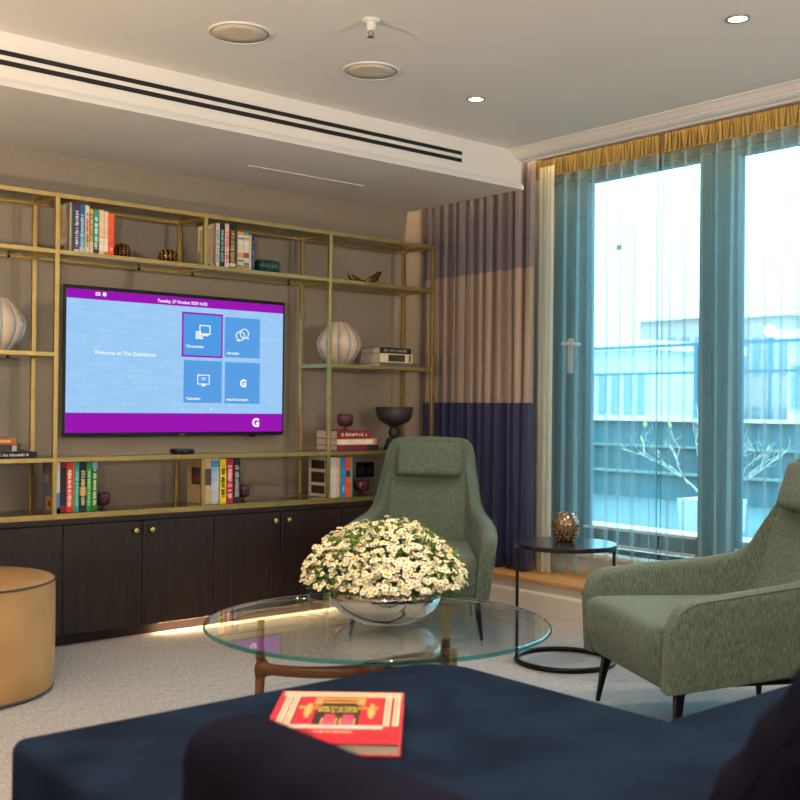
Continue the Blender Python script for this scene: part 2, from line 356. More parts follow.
# ================================================================== BRASS SHELVING UNIT
YSF, YSB = 4.70, 4.98
su = thing('brass_shelving_unit', 'tall open brass shelving unit with glass shelves around the television', 'shelving', (0, 0, 0))
RT = .020
def rail(x0, x1, y0, y1, z0, z1, name='rail'): return MB().box(x0, x1, y0, y1, z0, z1).build(name, MT['brass'], su, bevel=.0015)
ZR = dict(top=2.040, upper=1.787, mid=1.326, low=.852, base=.600)   # top of each rail
posts = [1.22, 1.974, 3.498, 4.243]
ZB = .582
for x in posts:
    for y in (YSF, YSB-RT): rail(x-RT/2, x+RT/2, y, y+RT, ZB, ZR['top'], 'post')
for k in ('top', 'upper', 'low', 'base'):
    zt = ZR[k]
    for y in (YSF, YSB-RT):
        for x0, x1 in zip(posts[:-1], posts[1:]): rail(x0+RT/2, x1-RT/2, y+.0005, y+RT-.0005, zt-RT, zt)
    for x in posts: rail(x-RT/2, x+RT/2, YSF+RT, YSB-RT, zt-RT, zt, 'side_rail')
for x0, x1 in ((posts[0], posts[1]), (posts[2], posts[3])):
    rail(x0+RT/2, x1-RT/2, YSF+.0005, YSF+RT-.0005, ZR['mid']-RT, ZR['mid'])
    for x in (x0, x1): rail(x-RT/2, x+RT/2, YSF+RT, YSB-RT, ZR['mid']-RT, ZR['mid'], 'side_rail')
for z0, z1 in ((ZR['upper'], ZR['top']-RT), (ZR['base'], ZR['low']-RT)):
    for y in (YSF, YSB-RT): rail(2.731-RT/2, 2.731+RT/2, y+.001, y+RT-.001, z0, z1, 'divider')
for zt in (ZR['top'], ZR['upper'], ZR['low']): rail(2.731-RT/2, 2.731+RT/2, YSF+RT, YSB-RT, zt-RT, zt-.001, 'side_rail')
rail(posts[0]-RT/2, posts[-1]+RT/2, YSF-.006, YSB, .576, .582, 'base_plate')
for k in ('top', 'upper', 'low', 'base'):
    for x0, x1 in zip(posts[:-1], posts[1:]):
        MB().box(x0+RT/2, x1-RT/2, YSF+RT, YSB-RT, ZR[k]-.010, ZR[k]-.001).build('glass_shelf', MT['shelf_glass'], su)
for x0, x1 in ((posts[0], posts[1]), (posts[2], posts[3])):
    MB().box(x0+RT/2, x1-RT/2, YSF+RT, YSB-RT, ZR['mid']-.010, ZR['mid']-.001).build('glass_shelf', MT['shelf_glass'], su)
for x, zk in ((2.50, 'upper'), (2.80, 'upper'), (3.40, 'upper'), (1.85, 'upper'), (1.85, 'mid')):
    MB().box(x-.005, x+.005, YSB-RT-.008, YSB-RT, ZR[zk]-.026, ZR[zk]-.012).build('shelf_clip', MT['black_metal'], su)

# ------------------------------------------------------------------ sideboard
tp = MB().box(1.20, 4.33, 4.675, 5.11, .553, .5755).build('worktop', MT['wenge_top'], bevel=.002)
tag(tp, 'long dark wooden sideboard top running under the brass shelving', 'sideboard top')
def cabinet(x0, x1, label, lit):
    t = thing('sideboard_cabinet', label, 'cabinet', ((x0+x1)/2, 4.9, 0), 0, 'dark wood sideboard cabinets'); w = (x1-x0)/2
    g = .0018
    MB().box(-w+.0005, w-.0005, -.198, .20, .057, .5525).build('carcass', MT['wenge_top'], t)
    MB().box(-w+.0005, w-.0005, -.150, .18, 0, .0565).build('plinth', MT['wenge_top'], t)
    for s_ in (-1, 1):
        xa, xb = (-w+g, -g) if s_ < 0 else (g, w-g)
        dr = MB().box(xa, xb, -.220, -.199, .057, .549).build('door', MT['wenge'], t, bevel=.0012)
        kx = s_*.041
        kb = MB().lathe([(.0065, 0), (.0065, .010), (.0125, .013), (.0135, .021), (.011, .026), (.001, .027)], 24)
        kb.xform(Matrix.Translation((kx, -.220, .505)) @ Matrix.Rotation(PI/2, 4, 'X')).build('knob', MT['brass'], dr, smooth=True)
cabinet(1.22, 2.008, 'dark wood two-door sideboard cabinet at the far left, behind the tan pouffe', False)
cabinet(2.008, 2.782, 'dark wood two-door sideboard cabinet under the left half of the television', True)
cabinet(2.782, 3.570, 'dark wood two-door sideboard cabinet left of the armchair, behind the glass table', True)
cabinet(3.570, 4.320, 'dark wood sideboard cabinet mostly hidden behind the armchair', True)
LED = emis('warm_led', '#ffffff', 1, (12, 7.5, 3.4, 1))
ls = thing('led_light_strip', 'glowing warm strip light under the sideboard cabinets', 'strip light', (3.38, 4.72, .050))
MB().box(-.88, .88, -.008, .008, 0, .0065).build('diffuser', LED, ls)
ld = bpy.data.lights.new('strip_beam', 'AREA'); ld.shape = 'RECTANGLE'; ld.size = 1.76; ld.size_y = .02; ld.energy = 7; ld.color = (1, .68, .36)
lo = bpy.data.objects.new('strip_beam', ld); COL.objects.link(lo); lo.parent = ls; lo.location = (0, 0, -.003)

# pelmet strip light behind the cornice
ps = thing('pelmet_light_strip', 'warm strip light hidden behind the cornice above the curtains', 'strip light', (4.445, 0, 2.628))
MB().box(-.008, .010, 1.2, 5.08, 0, .012).build('diffuser', LED, ps)
for yc, ln in ((3.1, 3.9),):
    ld = bpy.data.lights.new('pelmet_beam', 'AREA'); ld.shape = 'RECTANGLE'; ld.size = .03; ld.size_y = ln; ld.energy = 12; ld.color = (1, .74, .42)
    lo = bpy.data.objects.new('pelmet_beam', ld); COL.objects.link(lo); lo.parent = ps; lo.location = (.012, yc, -.004); lo.rotation_euler = (0, math.radians(-3), 0)

# ================================================================== TELEVISION
TY = 5.06
tv = thing('television', 'large wall-mounted television showing a blue and purple hotel menu', 'television', (2.803, TY, 1.306))
def L2(x, z): return x-2.803, z-1.306
MB().box(-.643, .643, .003, .013, -.371, .371).build('bezel', MT['tvblack'], tv, bevel=.002)
MB().box(-.60, .60, .013, .045, -.34, .30).build('back_housing', MT['tvblack'], tv, bevel=.006)
MB().box(-.3, .3, .045, .059, -.2, .2).build('wall_mount', MT['black_metal'], tv)
def screenmat():
    m = bpy.data.materials.new('screen_blue'); m.use_nodes = True; N = m.node_tree.nodes; L = m.node_tree.links; N.clear()
    o = N.new('ShaderNodeOutputMaterial'); e = N.new('ShaderNodeEmission'); tc = N.new('ShaderNodeTexCoord')
    mp = N.new('ShaderNodeMapping'); mp.inputs['Rotation'].default_value = (PI/2, 0, 0)
    br = N.new('ShaderNodeTexBrick'); br.inputs['Scale'].default_value = 9; br.inputs['Color1'].default_value = lin('#a3cff8'); br.inputs['Color2'].default_value = lin('#9bc9f5'); br.inputs['Mortar'].default_value = lin('#94c2ee')
    br.inputs['Mortar Size'].default_value = .012; br.inputs['Mortar Smooth'].default_value = .5
    L.new(tc.outputs['Object'], mp.inputs[0]); L.new(mp.outputs[0], br.inputs[0]); L.new(br.outputs[0], e.inputs[0]); L.new(e.outputs[0], o.inputs[0]); return m
sx0, sz0 = L2(2.174, .954); sx1, sz1 = L2(3.436, 1.658)
SB, SP, ST, SWh = screenmat(), emis('screen_purple', '#9a17b2'), emis('screen_tile_blue', '#5a9fe4'), emis('screen_white', '#f4fbff')
ST2 = emis('screen_tile_bright', '#4f9be6')
scr = MB().box(sx0, sx1, .0025, .0045, sz0, sz1).build('screen', SB, tv)
def pan(x0, x1, z0, z1, m, name, dy=.0): 
    (a, b1), (c, d) = L2(x0, z0), L2(x1, z1); return MB().box(a, c, .0016-dy, .0026, b1, d).build(name, m, scr)
pan(2.174, 3.436, 1.612, 1.658, SP, 'menu_banner'); pan(2.174, 3.436, .954, 1.052, SP, 'menu_banner')
pan(2.802, 3.048, 1.348, 1.583, SP, 'tile_border', .0003)
pan(2.812, 3.038, 1.358, 1.573, ST2, 'menu_tile', .0006); pan(3.060, 3.284, 1.355, 1.572, ST, 'menu_tile')
pan(2.815, 3.045, 1.108, 1.331, ST, 'menu_tile'); pan(3.064, 3.286, 1.106, 1.329, ST, 'menu_tile')
def stext(s_, x, z, size, name='screen_text', bold=0, align='LEFT'):
    a, b1 = L2(x, z); return text(s_, name, size, (a, .0006, b1), SWh, scr, align, bold=bold)
stext('Welcome to The Guardsman', 2.318, 1.342, .0283, bold=.0003)
stext('Tuesday, 27 October 2020 16:55', 2.660, 1.624, .0217, bold=.0004)
stext('Chromecast', 2.826, 1.398, .021, bold=.0004); stext('Language', 3.073, 1.372, .021, bold=.0004)
stext('Television', 2.829, 1.123, .021, bold=.0004); stext('Hotel Information', 3.074, 1.121, .019, bold=.0004)
stext('TV', 2.933, 1.226, .022, bold=.0004, align='CENTER')
stext('G', 3.179, 1.198, .055, bold=.003, align='CENTER'); stext('G', 3.262, .982, .062, bold=.003, align='CENTER')
stext('<', 2.810, 1.068, .018); stext('>', 2.975, 1.066, .022, bold=.001)
def outline(x0, x1, z0, z1, w, name):
    o_ = MB(); (a, b1), (c, d) = L2(x0, z0), L2(x1, z1)
    for q in ((a, c, b1, b1+w), (a, c, d-w, d), (a, a+w, b1+w, d-w), (c-w, c, b1+w, d-w)): o_.box(q[0], q[1], .0004, .0012, q[2], q[3])
    return o_
o_ = outline(2.905, 2.972, 1.470, 1.520, .006, 'i'); a, b1 = L2(2.925, 1.462); o_.box(a, a+.035, .0004, .0012, b1, b1+.008)
a, b1 = L2(2.883, 1.445)
for i in range(4): o_.box(a, a+.045-.004*i, .0004, .0012, b1+.011*i, b1+.011*i+.008)
o_.build('screen_icon', SWh, scr)
o_ = outline(2.896, 2.970, 1.205, 1.257, .005, 'i'); a, b1 = L2(2.921, 1.196); o_.box(a, a+.024, .0004, .0012, b1, b1+.009); o_.build('screen_icon', SWh, scr)
o_ = MB()
for cx, cz, r in ((3.158, 1.474, .026), (3.183, 1.487, .027)):
    a, b1 = L2(cx, cz)
    o_.loft([[(a+rr*math.cos(2*PI*i/28)*1.1, yy, b1+rr*math.sin(2*PI*i/28)) for i in range(28)] for rr, yy in ((r, .0004), (r-.005, .0004), (r-.005, .0012), (r, .0012), (r, .0004))], False, False)
a, b1 = L2(3.135, 1.444); o_.box(a, a+.018, .0004, .0012, b1, b1+.006)
a, b1 = L2(3.200, 1.458); o_.box(a, a+.013, .0004, .0012, b1, b1+.006)
o_.build('screen_icon', SWh, scr)
o_ = outline(2.322, 2.346, 1.632, 1.648, .005, 'i'); o_.build('screen_icon', SWh, scr)
a, b1 = L2(2.369, 1.640); o_ = MB(); o_.loft([[(a+.0105*math.cos(2*PI*i/20), yy, b1+.0105*math.sin(2*PI*i/20)) for i in range(20)] for yy in (.0004, .0012)]); o_.build('screen_icon', SWh, scr)
MB().box(-.012, .024, .002, .0042, -.368, -.3615).build('maker_mark', MT['chrome'], tv)
MB().box(.44, .465, .008, .03, -.380, -.371).build('infrared_sensor', MT['tvblack'], tv)

# black wall socket plate behind the shelves
p = atY(364.5, 469.5, YW)
t = thing('wall_socket_plate', 'black double socket plate on the wall behind the lower right shelf', 'wall socket', (p.x, YW, p.z))
MB().box(-.066, .066, -.010, 0, -.045, .045).build('plate', MT['black_metal'], t, bevel=.002)
for sx in (-.033, .033): MB().box(sx-.022, sx+.022, -.013, -.0098, -.026, .018).build('socket', MT['charcoal'], t, bevel=.001)

# ================================================================== THINGS ON THE SHELVES
_mc = {}
def flat(c, rough=.55):
    k = (c, rough)
    if k not in _mc:
        l = lin(c); h = tuple(min(255, int(int(c[i:i+2], 16)*1.10+4)) for i in (1, 3, 5))
        _mc[k] = mat('book_cloth_'+c[1:], c, rough, c2='#%02x%02x%02x' % h, scale=(25, 25, 25))
    return _mc[k]
def lettering(mb, x, y, z0, z1, w, seed):
    r = random.Random(seed); z = z0
    while z < z1:
        h = r.uniform(.0025, .006)
        if r.random() > .18:
            a = r.uniform(.25, .5); mb.box(x-w*a, x+w*r.uniform(.25, .5), y-.0006, y+.0002, z, min(z+h*.75, z1))
        z += h
BOOKG = {}
def book(px0, px1, py_top, py_bot, zb, label, cover, ink=None, bands=(), group=None, Y=4.745, depth=.155, ext=None, face=None):
    a, b1 = atY(px0, py_bot, Y), atY(px1, py_bot, Y); x0, x1 = a.x+.0006, b1.x-.0006
    h = min(atY((px0+px1)/2, py_top, Y).z - zb, .228)
    w = x1-x0; t = thing('book', label, 'book', ((x0+x1)/2, Y, zb), 0, group); hw = w/2; cv = .0022
    m = MB(); m.box(-hw, -hw+cv, 0, depth, 0, h); m.box(hw-cv, hw, 0, depth, 0, h); m.box(-hw+cv, hw-cv, 0, cv, 0, h)
    c_ = m.build('cover', flat(cover), t, bevel=.0008)
    MB().box(-hw+cv+.0002, hw-cv-.0002, cv+.0003, depth-.005, .004, h-.004).build('pages', MT['pages'], t)
    for i, (z0, z1, cc) in enumerate(bands):
        MB().box(-hw+.0003, hw-.0003, -.0004, .0002, z0*h, z1*h).build('spine_band', flat(cc), c_)
    if ink:
        lm = MB(); lettering(lm, 0, -.0004, .12*h, (ext or .85)*h, w*.7, hash(label) % 9999 if False else len(label)*37+int(px0)); lm.build('spine_lettering', flat(ink), c_)
    if face:   # printed front board seen from the left
        for q, (y0, y1, z0, z1, cc) in enumerate(face):
            MB().box(-hw-.0006-.0003*q, -hw+.0002, y0*depth, y1*depth, z0*h, z1*h).build('cover_picture', flat(cc), c_)
    return t
G1, G2, G3, G4, G5 = 'books on the top shelf left of centre', 'books on the top shelf right of the divider', 'books in the low row left of the divider', 'books in the low row right of the divider', 'books in the low row behind the armchair'
ZU = ZR['upper']
book(69.5, 71.5, 202, 248, ZU, 'pale grey-beige floral book at the left end of the top shelf row', '#b5a590', None, (), G1, face=[(.1, .9, .08, .2, '#8d8272'), (.2, .8, .3, .9, '#a3927e'), (.35, .6, .1, .16, '#3c3a38')], depth=.17)
book(71.5, 73.9, 203, 248.5, ZU, 'thin dark green book beside the purple spine on the top shelf', '#1d5a2a', None, (), G1)
book(73.9, 79.3, 203, 249, ZU, 'purple and navy book with white lettering on the top shelf', '#4a2470', '#d8d0e0', ((.0, .07, '#c9c9d6'),), G1)
book(79.3, 84.5, 205, 250, ZU, 'blue and teal book between purple and white books on the top shelf', '#17608c', '#9fc6d6', ((.0, .12, '#b8c4c4'), (.12, .45, '#1f8d9c')), G1)
book(84.8, 89.2, 205.5, 251, ZU, 'white book with red lettering on the top shelf', '#d7cbbd', '#b23a34', (), G1)
book(89.3, 93.2, 209, 251.5, ZU, 'cream and yellow patterned slim book on the top shelf', '#8f7a50', '#d9b54a', ((.0, .28, '#d5c8b0'), (.9, 1, '#d9962c')), G1)
book(93.3, 98.6, 210, 252, ZU, 'teal book with white lettering and dark foot on the top shelf', '#23958f', '#d6e8e2', ((.0, .25, '#3b2c38'),), G1)
book(99, 103.8, 210, 252.5, ZU, 'cream book with orange edge, left of a slimmer twin on the top shelf', '#e0c49c', None, ((.10, .38, '#e6dccb'), (.385, .40, '#d8763c')), G1)
book(104, 108, 211.5, 253, ZU, 'slim cream and orange book just left of the orange book', '#dfbf9a', None, ((.10, .38, '#e9e0d2'), (.0, .08, '#e0572e')), G1)
book(108, 114, 214, 253.5, ZU, 'bright orange book at the right end of the top shelf row', '#e2532c', '#f0a98c', (), G1, ext=.2)
# second top group
book(215.6, 219.5, 223, 265.5, ZU, 'pale cream book at the left end of the row beside the brass divider', '#d8c4ac', '#6f8f92', (), G2, face=[(.1, .9, .1, .9, '#b5a288'), (.3, .7, .06, .1, '#5a5148')], depth=.18)
book(219.6, 224.6, 223, 266, ZU, 'slim black book with teal lettering on the top shelf', '#141a20', '#7fa6b0', (), G2)
book(224.8, 228.8, 224, 266.5, ZU, 'slim pink and white book between two black books', '#dcb9aa', '#c74444', ((.0, .25, '#d8cfc4'),), G2)
book(228.9, 235.8, 224, 267, ZU, 'thick black book with gold and white lettering on the top shelf', '#12100f', '#c29a4a', ((.42, .44, '#3aa0a8'), (.05, .12, '#c2beb6')), G2)
book(237.8, 243.5, 232, 268, ZU, 'multicoloured striped book, left of its striped twin on the top shelf', '#cfc2b2', None, ((.0, .06, '#c43a34'), (.07, .13, '#4a9d54'), (.14, .2, '#d8c23a'), (.21, .27, '#3b7ab0'), (.32, .45, '#c49a3a'), (.8, .86, '#3b8fb0'), (.92, 1, '#d0802f')), G2)
book(243.7, 249, 233, 268.5, ZU, 'multicoloured striped book, right of its striped twin on the top shelf', '#d0c6ba', None, ((.0, .05, '#3fa05a'), (.06, .12, '#cf4a3c'), (.13, .2, '#3b6fb0'), (.21, .26, '#d4b93a'), (.33, .47, '#a83a32'), (.8, .88, '#d2953a'), (.93, 1, '#4a8a9a')), G2)
book(249.2, 251.3, 235, 269, ZU, 'very thin pale green book beside the navy book', '#c2c49a', None, (), G2)
book(251.4, 254.6, 235, 269, ZU, 'thin navy blue book at the right end beside the teal vase', '#262a5a', '#6c70a0', (), G2)
# low row left
ZL = ZR['base']
book(52.5, 60, 459.5, 509, ZL, 'white and blue book with sunflower picture cover behind the brass post', '#d8d4c8', None, ((.0, .4, '#3f86cc'), (.0, .1, '#4a9d54')), G3, face=[(0, 1, 0, 1, '#5a6a86'), (.05, .65, .05, .32, '#c9932c'), (.2, .5, .12, .24, '#6a4420'), (.45, .95, .58, .75, '#9a8a78'), (.02, .35, .5, .98, '#7a5a30')], depth=.115)
book(60.2, 65.8, 459, 513, ZL, 'black and red book beside the bright red book in the low row', '#8a1a1c', None, ((.15, .9, '#10141a'),), G3)
book(66, 72.3, 458.5, 513, ZL, 'bright red book with white lettering in the low row', '#d63226', '#f0e4da', (), G3)
book(72.6, 74, 461, 512.5, ZL, 'very thin orange book pressed between red and teal books', '#d88a4a', None, (), G3)
book(74.2, 79, 461.5, 512.5, ZL, 'teal green book in the low row on the left', '#17968c', '#8ad0c4', (), G3)
book(79.3, 86, 460.5, 512, ZL, 'black book with a golden emblem on its spine', '#14141a', '#d8c49a', ((.33, .5, '#c98f2c'),), G3)
book(86.2, 91.3, 461, 511.8, ZL, 'bright green book, left of the darker green book', '#1f8f3c', '#a4d49a', (), G3)
book(91.5, 97.2, 460, 511.5, ZL, 'dark green book with pale blue top at the row end by the purple glass', '#176a32', '#cfd8a0', ((.86, 1, '#7aaed0'),), G3)
# low row centre
book(204.8, 210.8, 458.5, 505, ZL, 'cream book with small dark picture beside the brass divider', '#cdb083', None, ((.42, .78, '#4c4034'),), G4, face=[(.25, .75, .42, .8, '#3d332c'), (.3, .6, .5, .62, '#8a3a30')], depth=.18)
book(211, 218.8, 458.6, 505, ZL, 'white and blue book with round blue emblem in the low row', '#b9c2cc', None, ((.82, .96, '#2f8fb8'), (.5, .82, '#9ab4cc')), G4)
book(219.8, 226, 459, 505, ZL, 'bright yellow book with black lettering in the low row', '#e6cf1c', '#2a2416', (), G4)
book(226.2, 233, 458.5, 504.5, ZL, 'crimson book with white lettering beside the yellow book', '#b81f36', '#e8c8c8', (), G4)
book(233.4, 240, 458.5, 504, ZL, 'black book with grey lettering at the right end beside the purple glass', '#14191c', '#a9a4ac', (), G4)
# low row right, behind chair
book(328.5, 336.5, 457.5, 498.5, ZL, 'cream book with a strip of dark photographs on its cover', '#d8cdb8', None, ((.0, 1, '#cfd0c8'),), G5, face=[(.2, .85, .08, .28, '#2b2420'), (.2, .85, .36, .62, '#3a1a18'), (.2, .85, .7, .92, '#26221f')], depth=.19)
book(336.7, 339.3, 457.5, 498.3, ZL, 'thin peach coloured book in the low row', '#d8b498', None, (), G5)
book(339.4, 341.6, 457.5, 498, ZL, 'thin grey-teal book in the low row', '#5f8a86', None, (), G5)
book(341.7, 345.4, 457.3, 498, ZL, 'bright blue book beside the orange book', '#1f7fc4', '#9ccaf0', (), G5, ext=.3)
book(345.6, 350, 457.2, 497.7, ZL, 'vivid orange-red book with dark round emblem', '#ee4d1c', None, ((.5, .66, '#1e3a4c'),), G5)
book(350.2, 352.4, 457.5, 497.4, ZL, 'thin pale green book at the right end of the low row', '#5f9478', None, (), G5)

def lying(name_label, px_l, px_r, py_b, zb, h, cover, depth=.21, Y=4.76, ink=None, group=None, rz=0, pages='left', spine_bands=()):
    a, b1 = atY(px_l, py_b, Y), atY(px_r, py_b, Y); w = (b1.x-a.x)
    t = thing('book', name_label, 'book', ((a.x+b1.x)/2, Y, zb), rz, group); hw = w/2; cv = .0022
    m = MB(); m.box(-hw, hw, 0, depth, 0, cv); m.box(-hw, hw, 0, depth, h-cv, h); m.box(-hw, hw, 0, cv, cv, h-cv)
    c_ = m.build('cover', flat(cover), t, bevel=.0008)
    MB().box(-hw+.004, hw-.004, cv+.0002, depth-.005, cv+.0002, h-cv-.0002).build('pages', MT['pages'], t)
    for (x0, x1, cc) in spine_bands: MB().box(-hw+x0*w, -hw+x1*w, -.0005, .0003, h*.12, h*.88).build('spine_band', flat(cc), c_)
    if ink:
        lm = MB(); r = random.Random(len(name_label)); x = -hw+.12*w
        while x < hw-.15*w:
            q = r.uniform(.003, .007)
            if r.random() > .2: lm.box(x, x+q*.7, -.0012, -.0004, h*.3, h*r.uniform(.6, .75))
            x += q
        lm.build('spine_lettering', flat(ink), c_)
    return t
ZM = ZR['mid']
GS1, GS2, GS3 = 'books stacked beside the right vase', 'books stacked under the purple glass', 'books stacked at the left edge'
lying('grey-purple book at the bottom of the stack by the right ribbed vase', 380, 418, 367.5, ZM, .024, '#6a5a60', group=GS1, depth=.19)
lying('thick cream book with dark spine label in the middle of the stack', 380, 412.5, 364.5, ZM+.0243, .051, '#d6c6a2', group=GS1, spine_bands=((.25, .76, '#3a332b'), (.88, .95, '#6a5a40')), depth=.185)
lying('black book on top of the stack by the right ribbed vase', 380, 411, 356, ZM+.0756, .034, '#191719', ink='#8a8680', group=GS1, depth=.18)
ZLo = ZR['low']
lying('dark navy and crimson book at the bottom of the stack under the purple glass', 337, 378.5, 451.5, ZLo, .030, '#231b2e', group=GS2, spine_bands=((.0, .7, '#7a2036'),), depth=.2)
lying('blue and white book with copper top in the middle of the stack', 337, 377, 446, ZLo+.0303, .036, '#c28a5a', group=GS2, spine_bands=((.0, .9, '#e2d2be'), ), depth=.2)
lying('dark red book with white lettering directly under the purple glass', 337, 371, 440, ZLo+.0666, .044, '#7a1a24', ink='#e0c8c4', group=GS2, depth=.2)
lying('black book with white lettering lying at the bottom of the left stack', -25, 37, 458, ZLo, .027, '#17161a', ink='#c9c6c6', group=GS3, depth=.2)
lying('dark grey book lying in the middle of the left stack', -25, 21, 452.5, ZLo+.0273, .033, '#3a3638', group=GS3, depth=.2, spine_bands=((.80, .9, '#b5aca8'),))
lying('orange-brown book lying on top of the left stack', -25, 16, 445.5, ZLo+.0606, .030, '#b5622c', ink='#e0c0a0', group=GS3, depth=.2)

def ribbed_vase(p, R, h, label, n=11, seed=0):
    t = thing('ribbed_vase', label, 'vase', p, seed, 'cream ribbed vases')
    prof = [(.001, 0), (.42, 0), (.46, .02), (.72, .15), (.93, .34), (1.0, .50), (.93, .64), (.74, .80), (.50, .93), (.40, .985), (.37, 1.0)]
    pts = []
    for i in range(len(prof)-1):
        for k in range(4):
            s_ = k/4; pts.append((prof[i][0]+(prof[i+1][0]-prof[i][0])*s_, prof[i][1]+(prof[i+1][1]-prof[i][1])*s_))
    pts.append(prof[-1]); pts += [(.33, .985), (.36, .9), (.5, .7), (.001, .6)]
    nn = n*12
    rm = lambda th, z: 1+.055*(abs(math.cos(n*th/2))-.6) if z < h*.97 else 1
    m = MB(); R_ = m.lathe([(r*R, z*h) for r, z in pts], nn, rmod=rm)
    o = m.build('body', [MT['vase'], MT['vase_blue']], t, smooth=True)
    for pl in o.data.polygons:
        c_ = pl.center; th = math.atan2(c_.y, c_.x)
        if abs(math.cos(n*th/2)) < .34 and c_.z > .02*h and math.hypot(c_.x, c_.y) > .36*R: pl.material_index = 1
    return t
p = atY(-2, 351, 4.85); ribbed_vase((p.x, 4.85, ZM), .117, .238, 'cream ribbed round vase cut off at the left edge of the picture', seed=.2)
p = atY(338.8, 364, 4.85); ribbed_vase((p.x, 4.85, ZM), .124, .238, 'cream ribbed round vase right of the television, beside stacked books', seed=.9)

def honeycomb(p, R, h, label, shell, group=None, rows=7, n=15, facet='amber', fs=.5):
    t = thing('votive_holder', label, 'candle holder', p, 0, group)
    prof = [(.001, 0)] + [(R*math.sin(a), h*.5*(1-math.cos(a)/math.cos(.62)*1.0) if False else h*(.5-.5*math.cos(a)/math.cos(.55))) for a in [(.55+(PI-1.1)*i/16) for i in range(17)]]
    prof += [(prof[-1][0]-.006, h-.003), (R*.85, h*.55), (R*.5, h*.12), (.001, .008)]
    MB().lathe(prof, 40).build('shell', shell, t, smooth=True)
    f = MB()
    for r in range(rows):
        a = .62+(PI-1.24)*(r+.5)/rows; rr = R*math.sin(a); z = h*(.5-.5*math.cos(a)/math.cos(.55))
        k = max(8, int(n*math.sin(a)))
        for i in range(k):
            th = 2*PI*(i+.5*(r % 2))/k; nrm = Vector((math.cos(th)*math.sin(a), math.sin(th)*math.sin(a), -math.cos(a)))
            c_ = Vector((rr*math.cos(th), rr*math.sin(th), z)); tg = Vector((-math.sin(th), math.cos(th), 0)); up = nrm.cross(tg)
            s_ = PI*rr/k*fs
            f.loft([[c_+nrm*d+(tg*math.cos(2*PI*q/6)+up*math.sin(2*PI*q/6))*s_*sc for q in range(6)] for d, sc in ((-.002, 1), (.0018, .75))])
    f.build('facets', MT[facet], t)
    return t
p = atY(122, 254, 4.82); honeycomb((p.x, 4.82, ZU), .043, .075, 'dark amber honeycomb candle holder right of the orange book', MT['bronze'], 'amber candle holders on the top shelf')
p = atY(168, 261, 4.82); honeycomb((p.x, 4.82, ZU), .052, .072, 'squat amber honeycomb candle holder alone left of the brass divider', MT['bronze'], 'amber candle holders on the top shelf')

# teal ribbed vase lying on its side
p = atY(267, 270, 4.80); t = thing('teal_vase', 'dark teal ribbed glass vase lying on its side on the top shelf', 'vase', (p.x, 4.80, ZU+.0385))
rp = [(.001, -.074), (.018, -.074)] + [(.034*(1-.25*abs(q)**6)+.0035*math.cos(q*PI*7), q*.072) for q in [i/40*2-1 for i in range(41)]] + [(.018, .074), (.001, .074)]
MB().lathe(rp, 32).xform(Matrix.Rotation(PI/2, 4, 'Y')).build('body', MT['teal_glass'], t, smooth=True)
for i in range(3): pass
# gold sculptural ornament: cupped organic leaves
p = atY(364, 281, 4.83); t = thing('gold_ornament', 'small aged gold leaf-shaped ornament on the top right shelf', 'ornament', (p.x, 4.83, ZU))
def leafdish(mb, pts, w):
    rings = []
    for i, (x, z) in enumerate(pts):
        ww = w*math.sin(PI*(i+.6)/(len(pts)+.2))
        rings.append([(x, -ww, z+ww*.55), (x, -ww*.5, z+ww*.1), (x, 0, z), (x, ww*.5, z+ww*.1), (x, ww, z+ww*.55), (x, ww*.5, z+ww*.1+.004), (x, 0, z+.005), (x, -ww*.5, z+ww*.1+.004)])
    mb.loft(rings)
g_ = MB(); g_.tube([(.0, 0, .014), (.035, 0, .020), (.068, .004, .034), (.095, .004, .054), (.112, 0, .092)], .02, 12, rad=[.013, .020, .027, .021, .003]); leafdish(g_, [(.02, .012), (.05, .016), (.085, .034), (.108, .06), (.118, .08)], .038); g_.build('curled_leaf', MT['gold'], t, smooth=True, subsurf=1)
g_ = MB(); g_.tube([(.01, 0, .012), (-.035, 0, .016), (-.07, .004, .026), (-.098, .004, .040), (-.118, 0, .064)], .02, 12, rad=[.012, .017, .021, .015, .003]); leafdish(g_, [(0, .008), (-.045, .012), (-.08, .028), (-.108, .046)], .036); g_.build('curled_leaf', MT['gold'], t, smooth=True, subsurf=1)
g_ = MB(); g_.tube([(.0, -.01, .012), (.022, -.02, .036), (.044, -.02, .048), (.066, -.012, .042)], .01, 10, rad=[.010, .013, .011, .003]); g_.build('curled_leaf', MT['gold'], t, smooth=True, subsurf=1)
g_ = MB(); g_.lathe([(.001, 0), (.03, 0), (.034, .006), (.001, .010)], 20); g_.build('foot', MT['gold'], t, smooth=True)

def cup(p, R, h, label):
    t = thing('purple_glass', label, 'glass', p, 0, 'small purple footed glasses')
    prof = [(.001, .22), (.5, .23), (.86, .33), (1.02, .50), (1.04, .75), (.97, 1.0), (.91, 1.0), (.93, .75), (.9, .58), (.7, .42), (.4, .34), (.001, .32)]
    MB().lathe([(r*R, z*h) for r, z in prof], 36, rmod=lambda th, z: 1+.012*math.cos(14*th)).build('bowl', MT['purple_glass'], t, smooth=True)
    MB().lathe([(.001, 0), (.5*R, 0), (.5*R, .03*h), (.2*R, .09*h), (.16*R, .2*h), (.3*R, .26*h), (.001, .26*h)], 28).build('foot', MT['purple_glass'], t, smooth=True)
p = atY(102.5, 510, 4.80); cup((p.x, 4.80, ZL), .033, .078, 'small purple footed glass in the low row by the green books')
p = atY(242.5, 503, 4.81); cup((p.x, 4.81, ZL), .036, .084, 'small purple footed glass in the low row beside the black book')
p = atY(361, 496, 4.80); cup((p.x, 4.80, ZL), .043, .082, 'small purple footed glass below the black socket plate')
p = atY(345, 433, 4.84); cup((p.x, 4.84, ZLo+.1108), .044, .092, 'small purple footed glass standing on top of the book stack')

